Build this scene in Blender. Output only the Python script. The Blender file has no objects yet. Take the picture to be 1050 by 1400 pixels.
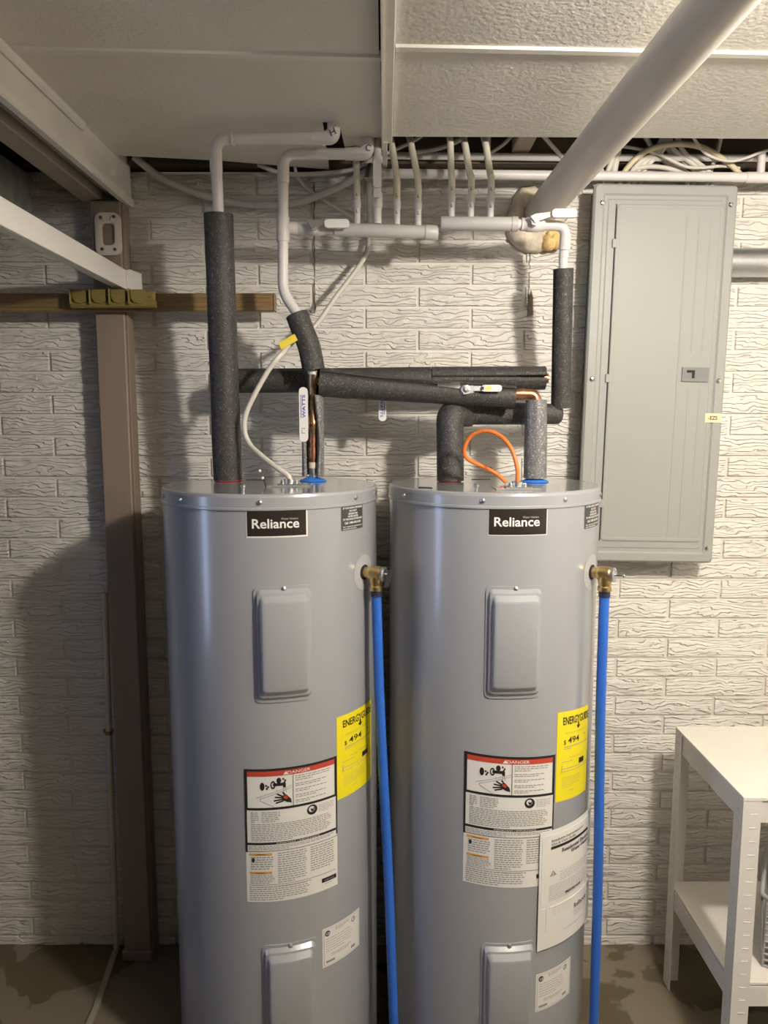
import bpy, math, random
from mathutils import Vector, Matrix
random.seed(7)
sc = bpy.context.scene
COL = sc.collection
R = math.radians

# ------------------------------------------------------------------ camera, world, lights, exposure
cam_d = bpy.data.cameras.new('camera'); cam = bpy.data.objects.new('camera', cam_d); COL.objects.link(cam)
cam.location = (0, 0, 1.709); cam.rotation_euler = (R(90 - 6.991), 0, 0)
cam_d.sensor_fit = 'VERTICAL'; cam_d.sensor_height = 36.0; cam_d.lens = 36.0 * 1000 / 1400; cam_d.clip_start = .02
sc.camera = cam
w = bpy.data.worlds.new('world'); sc.world = w; w.use_nodes = True
w.node_tree.nodes['Background'].inputs[0].default_value = (.02, .022, .025, 1)
w.node_tree.nodes['Background'].inputs[1].default_value = .3

def lamp(name, kind, loc, energy, color, **k):
    d = bpy.data.lights.new(name, kind); d.energy = energy; d.color = color
    for a, b in k.items(): setattr(d, a, b)
    o = bpy.data.objects.new(name, d); o.location = loc; COL.objects.link(o); return o
bulb = lamp('ceiling_bulb', 'POINT', (.88, .60, 2.31), 99, (1, .91, .80), shadow_soft_size=.055)
day = lamp('daylight', 'AREA', (-2.85, .45, 1.35), 3.8, (.50, .64, 1.0), shape='RECTANGLE', size=.3, size_y=1.8, spread=R(75))
day.rotation_euler = (R(90), 0, R(-90+12))
sc.view_settings.view_transform = 'Standard'; sc.view_settings.look = 'None'
sc.view_settings.gamma = 1; sc.view_settings.use_curve_mapping = False
sc.view_settings.exposure = 0.0

# ------------------------------------------------------------------ materials
def srgb(r, g, b):
    f = lambda c: (c/255/12.92) if c/255 <= .04045 else ((c/255+.055)/1.055)**2.4
    return (f(r), f(g), f(b))
def mat(name, col, rough=.5, metal=0, var=.08, vs=6, bump=0, bs=40, bdist=.002, spec=.5, coat=0, stretch=(1,1,1), detail=4, speck=None):
    m = bpy.data.materials.new(name); m.use_nodes = True; nt = m.node_tree; N = nt.nodes; L = nt.links
    b = N['Principled BSDF']; b.inputs['Roughness'].default_value = rough; b.inputs['Metallic'].default_value = metal
    b.inputs['Specular IOR Level'].default_value = spec; b.inputs['Coat Weight'].default_value = coat; b.inputs['Coat Roughness'].default_value = .16
    g = N.new('ShaderNodeNewGeometry'); mp = N.new('ShaderNodeMapping'); mp.inputs['Scale'].default_value = stretch
    L.new(g.outputs['Position'], mp.inputs['Vector'])
    n = N.new('ShaderNodeTexNoise'); n.inputs['Scale'].default_value = vs; n.inputs['Detail'].default_value = 5
    L.new(mp.outputs[0], n.inputs['Vector'])
    r = N.new('ShaderNodeValToRGB'); e = r.color_ramp.elements
    e[0].position = .3; e[1].position = .7
    e[0].color = tuple(c*(1-var) for c in col)+(1,); e[1].color = tuple(min(1, c*(1+var)) for c in col)+(1,)
    L.new(n.outputs['Fac'], r.inputs['Fac']); out = r.outputs[0]
    if speck:
        v = N.new('ShaderNodeTexNoise'); v.inputs['Scale'].default_value = speck[1]; v.inputs['Detail'].default_value = 2
        L.new(g.outputs['Position'], v.inputs['Vector'])
        r2 = N.new('ShaderNodeValToRGB'); r2.color_ramp.elements[0].position = speck[2]; r2.color_ramp.elements[1].position = speck[2]+.06
        L.new(v.outputs['Fac'], r2.inputs['Fac'])
        mx = N.new('ShaderNodeMix'); mx.data_type = 'RGBA'; L.new(r2.outputs[0], mx.inputs[0]); L.new(out, mx.inputs[6])
        mx.inputs[7].default_value = tuple(speck[0])+(1,); out = mx.outputs[2]
    L.new(out, b.inputs['Base Color'])
    if bump:
        bn = N.new('ShaderNodeTexNoise'); bn.inputs['Scale'].default_value = bs; bn.inputs['Detail'].default_value = detail
        L.new(mp.outputs[0], bn.inputs['Vector'])
        bp = N.new('ShaderNodeBump'); bp.inputs['Strength'].default_value = bump; bp.inputs['Distance'].default_value = bdist
        L.new(bn.outputs['Fac'], bp.inputs['Height']); L.new(bp.outputs[0], b.inputs['Normal'])
    return m

def brick_mat():
    m = mat('painted_rough_brick', (.76, .735, .68), .55, var=.05, vs=5)
    nt = m.node_tree; N = nt.nodes; L = nt.links; b = N['Principled BSDF']
    def math_(op, a, b2=None, c=None):
        q = N.new('ShaderNodeMath'); q.operation = op
        for k, v in enumerate((a, b2, c)):
            if v is None: continue
            if isinstance(v, (int, float)): q.inputs[k].default_value = v
            else: L.new(v, q.inputs[k])
        return q.outputs[0]
    g = N.new('ShaderNodeNewGeometry')
    def noise(sc_, det=3, dist=0):
        mp = N.new('ShaderNodeMapping'); mp.inputs['Scale'].default_value = sc_; L.new(g.outputs['Position'], mp.inputs['Vector'])
        n = N.new('ShaderNodeTexNoise'); n.inputs['Scale'].default_value = 1; n.inputs['Detail'].default_value = det; n.inputs['Distortion'].default_value = dist
        L.new(mp.outputs[0], n.inputs['Vector']); return n.outputs['Fac']
    sp = N.new('ShaderNodeSeparateXYZ'); L.new(g.outputs['Position'], sp.inputs[0])
    warp = noise((11, 10, 26), 3, .4)
    tt = math_('MULTIPLY_ADD', warp, 5.2, math_('MULTIPLY', sp.outputs['Z'], 84))
    fr = math_('FRACT', tt)
    gro = math_('MINIMUM', math_('MULTIPLY', fr, 6.5), 1)        # split face: thin wavy creases between slightly tilted ledges
    ledge = math_('MULTIPLY_ADD', math_('SUBTRACT', 1, fr), .45, math_('MULTIPLY', gro, .75))
    amp = N.new('ShaderNodeMapRange'); L.new(noise((9, 10, 26), 2), amp.inputs[0]); amp.inputs[1].default_value = .24; amp.inputs[2].default_value = .50
    h = math_('MULTIPLY_ADD', noise((30, 20, 95), 3), .35, math_('MULTIPLY', ledge, amp.outputs[0]))
    bp = N.new('ShaderNodeBump'); bp.inputs['Strength'].default_value = 1.0; bp.inputs['Distance'].default_value = .0062
    L.new(h, bp.inputs['Height']); L.new(bp.outputs[0], b.inputs['Normal'])
    return m
def floor_mat():
    m = mat('stained_concrete', srgb(92, 83, 62), .5, var=.20, vs=3, bump=.12, bs=60)
    nt = m.node_tree; N = nt.nodes; L = nt.links; b = N['Principled BSDF']
    g = N.new('ShaderNodeNewGeometry')
    n = N.new('ShaderNodeTexNoise'); n.inputs['Scale'].default_value = 3.2; n.inputs['Detail'].default_value = 4; n.inputs['Distortion'].default_value = .6
    L.new(g.outputs['Position'], n.inputs['Vector'])
    r = N.new('ShaderNodeValToRGB'); r.color_ramp.elements[0].position = .50; r.color_ramp.elements[1].position = .515
    L.new(n.outputs['Fac'], r.inputs[0])
    mx = N.new('ShaderNodeMix'); mx.data_type = 'RGBA'; L.new(r.outputs[0], mx.inputs[0])
    src = b.inputs['Base Color'].links[0].from_socket; L.new(src, mx.inputs[6]); mx.inputs[7].default_value = srgb(124, 115, 98)+(1,)
    L.new(mx.outputs[2], b.inputs['Base Color'])
    return m
M = dict(
 brick=brick_mat(), dark=mat('dim_wall_panelling', (.11, .09, .07), .7),
 mortar=mat('painted_mortar', (.74, .715, .66), .6, bump=.25, bs=60, bdist=.002),
 conc=floor_mat(),
 tile=mat('stippled_ceiling_tile', (.77, .74, .67), .85, var=.04, bump=.42, bs=95, bdist=.004, detail=2),
 trim=mat('cream_trim_paint', (.80, .77, .71), .5, var=.05, bump=.05, bs=30),
 seam=mat('seam_strip_paint', (.80, .78, .72), .45, var=.03),
 joist=mat('dark_joist_wood', (.09, .065, .045), .8, var=.4, vs=5, stretch=(1, .2, 4)),
 plate=mat('aged_beam_wood', (.42, .37, .30), .6, var=.1, vs=8, stretch=(4, .4, 4)),
 post=mat('post_brown_paint', srgb(142, 126, 112), .55, var=.10, vs=4, stretch=(4, 4, .6), bump=.1, bs=20),
 rail=mat('brown_rail_wood', srgb(138, 114, 76), .45, var=.22, vs=9, stretch=(.7, 4, 14)),
 olive=mat('olive_yellow_plastic', srgb(132, 118, 66), .35, var=.08),
 white=mat('white_metal_paint', (.74, .72, .68), .38, var=.03),
 board=mat('white_shelf_board', (.80, .765, .70), .5, var=.03, speck=((.25, .22, .2), 30, .80)),
 strip=mat('grey_beige_strip', (.34, .30, .23), .6, var=.15),
 beige=mat('beige_plastic', (.60, .55, .46), .5, var=.05),
 foam=mat('black_pipe_foam', (.045, .043, .042), .55, var=.25, vs=60, bump=.5, bs=330, bdist=.003, detail=2, speck=((.15, .145, .138), 250, .60)),
 foamdark=mat('foam_inside', (.015, .015, .016), .8, var=.2),
 foamshiny=mat('glare_painted_pipe_foam', (.15, .15, .155), .3, var=.25, vs=60, bump=.35, bs=300, bdist=.002, spec=.9, detail=2, speck=((.42, .42, .43), 220, .58)),  # black foam with base and specks lightened to stand in for glare
 pipe=mat('white_painted_pipe', (.70, .67, .65), .38, var=.04),
 greyp=mat('grey_manifold_paint', (.52, .51, .49), .42, var=.05),
 tube=mat('cream_plastic_tube', (.72, .68, .55), .42, var=.04),
 cable=mat('white_cable_jacket', (.66, .63, .56), .5, var=.06),
 ycable=mat('yellowed_cable_jacket', (.68, .60, .40), .5, var=.06),
 heatcable=mat('cream_power_cable', (.66, .61, .48), .5, var=.08),
 orange=mat('orange_cable_jacket', (.80, .20, .035), .42, var=.05),
 ytag=mat('yellow_tag', (.85, .66, .07), .5, var=.03),
 copper=mat('copper', (.56, .27, .16), .36, 1, var=.3, vs=60, bump=.1, bs=120),
 bronze=mat('dull_bronze', (.36, .25, .15), .38, 1, var=.3, vs=60),
 brass=mat('brass', (.62, .46, .23), .34, 1, var=.15, vs=50, bump=.15, bs=110),
 chrome=mat('chrome', (.72, .72, .72), .2, 1, var=.03),
 silver=mat('silver_metal', (.62, .63, .64), .35, 1, var=.05),
 galv=mat('galvanised_metal', (.55, .56, .57), .36, .9, var=.12, vs=18),
 duct=mat('speckled_duct_metal', (.36, .38, .35), .55, .3, var=.2, vs=30, speck=((.42, .44, .42), 130, .66)),
 heater=mat('grey_heater_enamel', (.325, .338, .362), .29, 0, var=.012, vs=2, spec=.6, coat=.6),
 esc=mat('light_grey_escutcheon', (.43, .44, .455), .4),
 heatertop=mat('grey_glossy_lid', (.335, .342, .35), .13, 0, var=.02, spec=1.0, coat=.6),
 gap=mat('dark_gap', (.012, .012, .012), .7),
 panel=mat('grey_panel_enamel', (.335, .345, .325), .46, 0, var=.02, vs=3, bump=.03, bs=60, spec=.4, speck=((.62, .62, .60), 22, .86)),
 panelbox=mat('grey_panel_box', (.17, .175, .155), .45, .2, var=.06),
 latch=mat('dark_grey_latch', (.20, .21, .205), .45, var=.03),
 paper=mat('label_paper', (.80, .785, .75), .45, var=.015),
 ink=mat('black_ink', (.018, .017, .016), .5, var=.1), grey=mat('grey_ink', (.30, .295, .285), .6, var=.1),
 lgrey=mat('faint_ink', (.46, .45, .44), .6, var=.05),
 red=mat('red_ink', (.50, .06, .035), .5, var=.05), amber=mat('orange_ink', (.74, .37, .09), .5, var=.05),
 yellow=mat('yellow_label', (.90, .76, .015), .45, var=.02),
 plateb=mat('dark_brown_plate', (.028, .022, .018), .25, var=.1),
 plew=mat('white_print', (.82, .81, .79), .4, var=.02), sticker=mat('charcoal_sticker', (.055, .06, .057), .5, var=.05),
 blue=mat('blue_plastic_pipe', (.03, .14, .60), .36, var=.03), navy=mat('dark_blue_collar', (.018, .022, .06), .5),
 gblue=mat('blue_gasket', (.03, .19, .72), .4), gred=mat('red_gasket', (.55, .05, .06), .4), inkblue=mat('blue_ink', (.06, .08, .42), .5),
 spray=mat('yellowed_spray_foam', (.74, .66, .52), .8, var=.3, vs=28, bump=.5, bs=60, bdist=.006),
 tape=mat('masking_tape', (.80, .70, .45), .6, var=.04), crack=mat('dirty_caulk_crack', (.22, .185, .14), .8, var=.4, vs=60),
 basket=mat('grey_plastic_mesh', (.36, .36, .35), .5, var=.05), pvc=mat('off_white_vent_pipe', (.69, .645, .585), .40, var=.05, vs=9),
 vplug=mat('off_white_plastic', (.70, .655, .56), .4, var=.03))

# ------------------------------------------------------------------ mesh builder
def V(*a): return Vector(a)
class MB:
    def __init__(s): s.v = []; s.f = []; s.s = []
    def face(s, idx, sm=False): s.f.append(tuple(idx)); s.s.append(sm)
    def add(s, vs, fs, sm=False):
        k = len(s.v); s.v += [Vector(p) for p in vs]
        for f in fs: s.face([i+k for i in f], sm)
        return s
    def box(s, x0, x1, y0, y1, z0, z1, c=0):
        if c <= 0:
            return s.add([(x, y, z) for x in (x0, x1) for y in (y0, y1) for z in (z0, z1)],
                         [(0,1,3,2),(4,6,7,5),(0,4,5,1),(2,3,7,6),(0,2,6,4),(1,5,7,3)])
        lo = (x0, y0, z0); hi = (x1, y1, z1); vs = []; ix = {}
        for sx in (0,1):
            for sy in (0,1):
                for sz in (0,1):
                    S = (sx, sy, sz)
                    for ax in range(3):
                        p = [(hi if S[a] else lo)[a] + (0 if a == ax else (-c if S[a] else c)) for a in range(3)]
                        ix[S, ax] = len(vs); vs.append(p)
        fs = []
        def quad(l):
            cen = sum((Vector(vs[i]) for i in l), Vector())/len(l)
            mid = Vector(((x0+x1)/2, (y0+y1)/2, (z0+z1)/2))
            n = (Vector(vs[l[1]])-Vector(vs[l[0]])).cross(Vector(vs[l[2]])-Vector(vs[l[1]]))
            fs.append(tuple(l) if n.dot(cen-mid) > 0 else tuple(reversed(l)))
        for ax in range(3):
            o = [a for a in range(3) if a != ax]
            for sd in (0,1):
                l = []
                for q in ((0,0),(0,1),(1,1),(1,0)):
                    S = [0,0,0]; S[ax] = sd; S[o[0]] = q[0]; S[o[1]] = q[1]; l.append(ix[tuple(S), ax])
                quad(l)
            for q in ((0,0),(0,1),(1,1),(1,0)):   # edges running along ax
                A = [0,0,0]; A[o[0]] = q[0]; A[o[1]] = q[1]; B = list(A); B[ax] = 1; A = tuple(A); B = tuple(B)
                quad([ix[A, o[0]], ix[A, o[1]], ix[B, o[1]], ix[B, o[0]]])
        for sx in (0,1):
            for sy in (0,1):
                for sz in (0,1): quad([ix[(sx,sy,sz), a] for a in range(3)])
        return s.add(vs, fs)
    def tube(s, pts, r, n=14, caps=True, flat=1.0):
        pts = [Vector(p) for p in pts]; m = len(pts)
        rs = r if isinstance(r, (list, tuple)) else [r]*m
        tan = [(pts[min(i+1, m-1)]-pts[max(i-1, 0)]).normalized() for i in range(m)]
        u = tan[0].orthogonal().normalized()
        if abs(tan[0].z) < .9: u = (Vector((0,0,1)) - tan[0]*tan[0].z).normalized()
        k = len(s.v)
        for i in range(m):
            u = (u - tan[i]*u.dot(tan[i])).normalized(); b = tan[i].cross(u)
            for j in range(n):
                a = 2*math.pi*j/n; s.v.append(pts[i] + u*(rs[i]*math.cos(a)*flat) + b*(rs[i]*math.sin(a)))
        for i in range(m-1):
            for j in range(n):
                j2 = (j+1) % n; s.face((k+i*n+j, k+i*n+j2, k+(i+1)*n+j2, k+(i+1)*n+j), True)
        if caps:
            for i, rev in ((0, True), (m-1, False)):
                q = len(s.v); s.v += [s.v[k+i*n+j].copy() for j in range(n)]
                l = list(range(q, q+n)); s.face(l[::-1] if rev else l)
        return s
    def lathe(s, prof, c, axis=(0,0,1), n=24, sm=True):
        """prof: list of (radius, height) along the axis; None breaks smoothing by doubling the ring."""
        ax = Vector(axis).normalized(); u = ax.orthogonal().normalized(); b = ax.cross(u); c = Vector(c)
        for (r0, h0), (r1, h1) in zip(prof[:-1], prof[1:]):
            k = len(s.v)
            for r, h in ((r0, h0), (r1, h1)):
                for j in range(n):
                    a = 2*math.pi*j/n; s.v.append(c + ax*h + (u*math.cos(a)+b*math.sin(a))*r)
            for j in range(n):
                j2 = (j+1) % n
                s.face((k+j, k+j2, k+n+j2, k+n+j), sm)
        return s
    def prism(s, out, o, ux, uy, th):
        """outline (2-D list, counter clockwise) in the plane o + ux*x + uy*y, extruded by th along ux x uy."""
        o, ux, uy = Vector(o), Vector(ux), Vector(uy); nrm = ux.cross(uy).normalized()*th; k = len(s.v); m = len(out)
        for d in (Vector(), nrm):
            s.v += [o+ux*x+uy*y+d for x, y in out]
        s.face([k+i for i in range(m)][::-1]); s.face([k+m+i for i in range(m)])
        for i in range(m): j = (i+1) % m; s.face((k+i, k+j, k+m+j, k+m+i))
        return s
    def sphere(s, c, r, n=10, m=6, sc=(1,1,1)):
        c = Vector(c); k = len(s.v)
        for i in range(m+1):
            t = math.pi*i/m
            for j in range(n):
                a = 2*math.pi*j/n
                s.v.append(c + Vector((r*sc[0]*math.sin(t)*math.cos(a), r*sc[1]*math.sin(t)*math.sin(a), r*sc[2]*math.cos(t))))
        for i in range(m):
            for j in range(n):
                j2 = (j+1) % n; s.face((k+i*n+j, k+(i+1)*n+j, k+(i+1)*n+j2, k+i*n+j2), True)
        return s
    def build(s, name, m, parent=None, kind=None, local=False):
        org = Vector() if (parent is None or local) else ORG[parent.name]
        me = bpy.data.meshes.new(name); me.from_pydata([p-org for p in s.v], [], s.f)
        me.polygons.foreach_set('use_smooth', s.s); me.materials.append(M[m] if isinstance(m, str) else m); me.update()
        o = bpy.data.objects.new(name, me); COL.objects.link(o)
        if parent: o.parent = parent
        ORG[o.name] = org
        if kind: o['kind'] = kind
        return o
ORG = {}
def tag(o, label=None, cat=None, group=None, kind=None):
    if label: o['label'] = label
    if cat: o['category'] = cat
    if group: o['group'] = group
    if kind: o['kind'] = kind
    return o
def thing(name, label, cat, loc=(0,0,0), group=None, rot=None):
    o = bpy.data.objects.new(name, None); o.empty_display_size = .05; COL.objects.link(o); o.location = loc
    if rot: o.rotation_euler = rot
    ORG[o.name] = Vector(loc); return tag(o, label, cat, group)
def spline(pts, k=8):
    P = [Vector(p) for p in pts]; P = [P[0]*2-P[1]] + P + [P[-1]*2-P[-2]]; out = []
    for i in range(1, len(P)-2):
        a, b, c, d = P[i-1:i+3]
        for j in range(k):
            t = j/k; out.append(.5*((2*b)+(c-a)*t+(2*a-5*b+4*c-d)*t*t+(3*b-a-3*c+d)*t**3))
    return out+[P[-2]]
def fillet(pts, r, k=7):
    P = [Vector(p) for p in pts]; out = [P[0]]
    for a, b, c in zip(P[:-2], P[1:-1], P[2:]):
        d1 = (a-b).normalized(); d2 = (c-b).normalized(); rr = min(r, (a-b).length*.49, (c-b).length*.49)
        p, q = b+d1*rr, b+d2*rr
        for j in range(k+1): t = j/k; out.append(p*(1-t)**2 + b*2*t*(1-t) + q*t*t)
    return out+[P[-1]]
def dense(a, b, n): a, b = Vector(a), Vector(b); return [a.lerp(b, i/n) for i in range(n+1)]
def rrect(x0, x1, y0, y1, r, k=4):
    o = []
    for cx, cy, a0 in ((x1-r, y0+r, -90), (x1-r, y1-r, 0), (x0+r, y1-r, 90), (x0+r, y0+r, 180)):
        for i in range(k+1): a = R(a0+90*i/k); o.append((cx+r*math.cos(a), cy+r*math.sin(a)))
    return o
def half_round(s, pts, r_out, r_in, opening, half, n=22):
    """split foam sleeve: a C-shaped section swept along pts; 'half' is the half opening angle at each point."""
    pts = [Vector(p) for p in pts]; m = len(pts); k = len(s.v); op = Vector(opening)
    for i in range(m):
        t = (pts[min(i+1, m-1)]-pts[max(i-1, 0)]).normalized(); u = (op - t*op.dot(t)).normalized(); b = t.cross(u)
        h = half[i] if isinstance(half, (list, tuple)) else half
        ro = r_out[i] if isinstance(r_out, (list, tuple)) else r_out
        ri = ro-(r_out[0]-r_in if isinstance(r_out, (list, tuple)) else r_out-r_in)
        for rr, rev in ((ro, 0), (ri, 1)):
            for j in range(n+1):
                q = (n-j) if rev else j; a = R(h + (360-2*h)*q/n)
                s.v.append(pts[i] + (u*math.cos(a)+b*math.sin(a))*rr)
    w_ = 2*(n+1)
    for i in range(m-1):
        for j in range(w_):
            j2 = (j+1) % w_; s.face((k+i*w_+j, k+i*w_+j2, k+(i+1)*w_+j2, k+(i+1)*w_+j), j not in (n, w_-1))
    for i, rev in ((0, 1), (m-1, 0)):
        q = len(s.v); s.v += [s.v[k+i*w_+j].copy() for j in range(w_)]
        for j in range(n):
            l = (q+j, q+j+1, q+w_-2-j, q+w_-1-j); s.face(l[::-1] if rev else l)
    return s

# text as flat geometry: 2-D vertices and faces, cached
_tc = {}
def text2d(body, bold=0.0):
    if (body, bold) in _tc: return _tc[body, bold]
    cu = bpy.data.curves.new('t', 'FONT'); cu.body = body; cu.size = 1; cu.resolution_u = 3; cu.fill_mode = 'FRONT'; cu.offset = bold
    ob = bpy.data.objects.new('t', cu); COL.objects.link(ob); dg = bpy.context.evaluated_depsgraph_get()
    me = bpy.data.meshes.new_from_object(ob.evaluated_get(dg))
    vs = [(p.co.x, p.co.y) for p in me.vertices]; fs = [tuple(p.vertices) for p in me.polygons]
    bpy.data.objects.remove(ob); bpy.data.curves.remove(cu); bpy.data.meshes.remove(me)
    x0 = min(p[0] for p in vs); x1 = max(p[0] for p in vs); y0 = min(p[1] for p in vs); y1 = max(p[1] for p in vs)
    _tc[body, bold] = (vs, fs, (x0, x1, y0, y1)); return _tc[body, bold]
class Sheet:
    """flat print laid on a surface: f(u, v) -> point, u to the right and v up, metres."""
    def __init__(s, f): s.f = f; s.b = {}
    def mb(s, m): return s.b.setdefault(m, MB())
    def rect(s, m, u0, u1, v0, v1, n=None):
        n = n or max(1, int(abs(u1-u0)/.012)); b = s.mb(m); k = len(b.v)
        for i in range(n+1):
            u = u0+(u1-u0)*i/n; b.v += [s.f(u, v0), s.f(u, v1)]
        for i in range(n): b.face((k+2*i, k+2*i+2, k+2*i+3, k+2*i+1))
    def poly(s, m, pts):
        b = s.mb(m); b.add([s.f(*p) for p in pts], [tuple(range(len(pts)))])
    def disc(s, m, cu, cv, ru, rv=None, n=18, inner=0):
        rv = rv or ru; b = s.mb(m); k = len(b.v)
        c = [(math.cos(2*math.pi*i/n), math.sin(2*math.pi*i/n)) for i in range(n)]
        b.v += [s.f(cu+ru*x, cv+rv*y) for x, y in c]
        if not inner: b.face([k+i for i in range(n)])
        else:
            b.v += [s.f(cu+ru*inner*x, cv+rv*inner*y) for x, y in c]
            for i in range(n): j = (i+1) % n; b.face((k+i, k+j, k+n+j, k+n+i))
    def line(s, m, a, c, wd):
        a, c = Vector(a), Vector(c); d = (c-a).normalized(); q = Vector((-d.y, d.x))*wd/2; n = max(1, int((c-a).length/.012))
        for i in range(n):
            p, r = a.lerp(c, i/n), a.lerp(c, (i+1)/n); s.poly(m, [tuple(p-q), tuple(r-q), tuple(r+q), tuple(p+q)])
    def text(s, m, body, u, v, h=None, width=None, align='c', bold=0.0, rot=0):
        vs, fs, (x0, x1, y0, y1) = text2d(body, bold)
        sy = h/(y1-y0) if h else width/(x1-x0); sx = width/(x1-x0) if width else sy
        ox = {'c': (x0+x1)/2, 'l': x0, 'r': x1}[align]; oy = (y0+y1)/2; ca, sa = math.cos(R(rot)), math.sin(R(rot))
        b = s.mb(m); k = len(b.v)
        for x, y in vs:
            a, c = (x-ox)*sx, (y-oy)*sy; b.v.append(s.f(u+a*ca-c*sa, v+a*sa+c*ca))
        for f in fs: b.face([i+k for i in f])
    def para(s, m, u0, u1, vtop, vbot, n, fill=1.0, seed=0, ink=.42, indent=0):
        rd = random.Random(seed+n*31); p = (vtop-vbot)/n; L = u1-u0
        for i in range(n):
            v = vtop-p*(i+.5); u = u0+indent; end = u0+L*(fill if i < n-1 else fill*rd.uniform(.4, .9))*rd.uniform(.93, 1)
            while u < end-.002:
                wl = min(rd.uniform(.004, .012), end-u); s.rect(m, u, u+wl, v-p*ink/2, v+p*ink/2, 1); u += wl+.0019
    def done(s, parent, names=None):
        for m, b in s.b.items(): b.build((names or {}).get(m, 'lettering'), m, parent, kind='stuff')

# ------------------------------------------------------------------ the room shell
WALL = 2.222; CAMH = 1.709; PITCH = .063; BL = .3138; CEIL = 2.43
XL, XR, YF = -3.0, 2.0, -3.0
def struct(o): o['kind'] = 'structure'; return o
struct(MB().box(XL-.1, XR+.1, YF-.1, WALL+.25, -.1, 0).build('floor', 'conc'))
wall = struct(MB().box(XL-.1, XR+.1, WALL+.0065, WALL+.2, 0, 2.43).build('wall_back', 'mortar'))
struct(MB().box(XL-.1, XL, YF, WALL+.006, 0, 2.85).build('wall_left', 'dark'))
struct(MB().box(XR, XR+.1, YF, WALL+.006, 0, 2.85).build('wall_right', 'mortar'))
struct(MB().box(XL-.1, XR+.1, YF-.1, YF, 0, 2.85).build('wall_front', 'dark'))

def brick_mesh(seed, L=BL-.0115, Hh=PITCH-.0095):
    rd = random.Random(seed); b = MB(); nx, nz = 9, 3; k = 0
    for j in range(nz+1):
        for i in range(nx+1):
            e = i in (0, nx) or j in (0, nz)
            b.v.append(Vector((-L/2+L*i/nx + (0 if i in (0, nx) else rd.uniform(-.008, .008)), (-.0005 if e else rd.uniform(-.0035, .0005)), -Hh/2+Hh*j/nz+(0 if j in (0, nz) else rd.uniform(-.006, .006)))))
    W_ = nx+1
    for j in range(nz):
        for i in range(nx): b.face((j*W_+i, j*W_+i+1, (j+1)*W_+i+1, (j+1)*W_+i), True)
    rim = [i for i in range(nx+1)]+[j*W_+nx for j in range(1, nz+1)]+[nz*W_+i for i in range(nx-1, -1, -1)]+[j*W_ for j in range(nz-1, 0, -1)]
    q = len(b.v)
    for i in rim: b.v.append(b.v[i].copy())
    for i in rim: p = b.v[i]; b.v.append(Vector((p.x*1.010, .0075, p.z*1.05)))
    nr = len(rim)
    for a in range(nr):
        c = (a+1) % nr; b.face((q+a, q+nr+a, q+nr+c, q+c))
    me = bpy.data.meshes.new('brick'); me.from_pydata(b.v, [], b.f); me.polygons.foreach_set('use_smooth', b.s); me.materials.append(M['brick']); me.update()
    return me, b
BR = [brick_mesh(s) for s in range(10)]
mass = MB()
for row in range(-4, 35):                      # a row is the course whose lower joint is line 'row' of the wall
    z = CAMH-(row-6.359)*PITCH + PITCH/2
    if z < -.02 or z > 2.46: continue
    ph = .32 if row % 2 else .82
    for n in range(-7, 8):
        x = (n+ph+.5)*BL
        if x < -2.3 or x > 2.3: continue
        me, b = random.choice(BR)
        half = x+BL/2, x-BL/2
        seen = -.525*2.4-.25 < x < .525*2.4+.25
        hidden = row >= 11 and (-.50 < x-BL/2 and x+BL/2 < -.02 or .05 < x-BL/2 and x+BL/2 < .52)
        hidden = hidden or (4 <= row <= 17 and .62 < x-BL/2 and x+BL/2 < .98)
        if seen and not hidden and abs(x) < .36+.55*2.2:
            o = bpy.data.objects.new('brick', me); COL.objects.link(o); o.parent = wall; o.location = (x, WALL, z)
        else:
            mass.add([p+Vector((x, WALL, z)) for p in b.v], b.f, True)
mass.build('bricks', 'brick', wall, kind='stuff')
def crack(x, z0, z1, n=22, wd=.0022):
    b = MB(); pts = []
    for i in range(n+1): pts.append(V(x+random.uniform(-.0016, .0016), WALL-.001, z0+(z1-z0)*i/n))
    b.tube(pts, [wd*random.uniform(.35, 1.3) for _ in pts], 6); return b.build('crack', 'crack', wall)
crack(-.204, 2.03, 2.40); crack(.428, 2.03, 2.235)
pk = MB(); pk.prism([(-.009, 0), (.008, .004), (.006, .055), (.001, .075), (-.006, .04)], (.433, WALL-.001, 2.02), (1,0,0), (0,0,1), .004); pk.build('peeling_caulk', 'crack', wall)

ceil = thing('ceiling', None, None); ceil['kind'] = 'structure'
MB().box(XL, XR, YF, WALL+.2, 2.78, 2.85).build('subfloor', 'joist', ceil)
MB().box(XL, XR, WALL-.035, WALL+.2, 2.44, 2.78).build('rim_joist', 'joist', ceil)
for x in (-2.4, -1.9, -1.45, -1.08, -.3, .1, .47, .86, 1.26, 1.66): MB().box(x-.02, x+.02, YF, WALL-.035, 2.56, 2.78).build('joist', 'joist', ceil)
def panel(pts, th=.014):
    b = MB(); b.prism(pts, (0, 0, CEIL), (1,0,0), (0,1,0), th); return b.build('ceiling_panel', 'tile', ceil)
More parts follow.
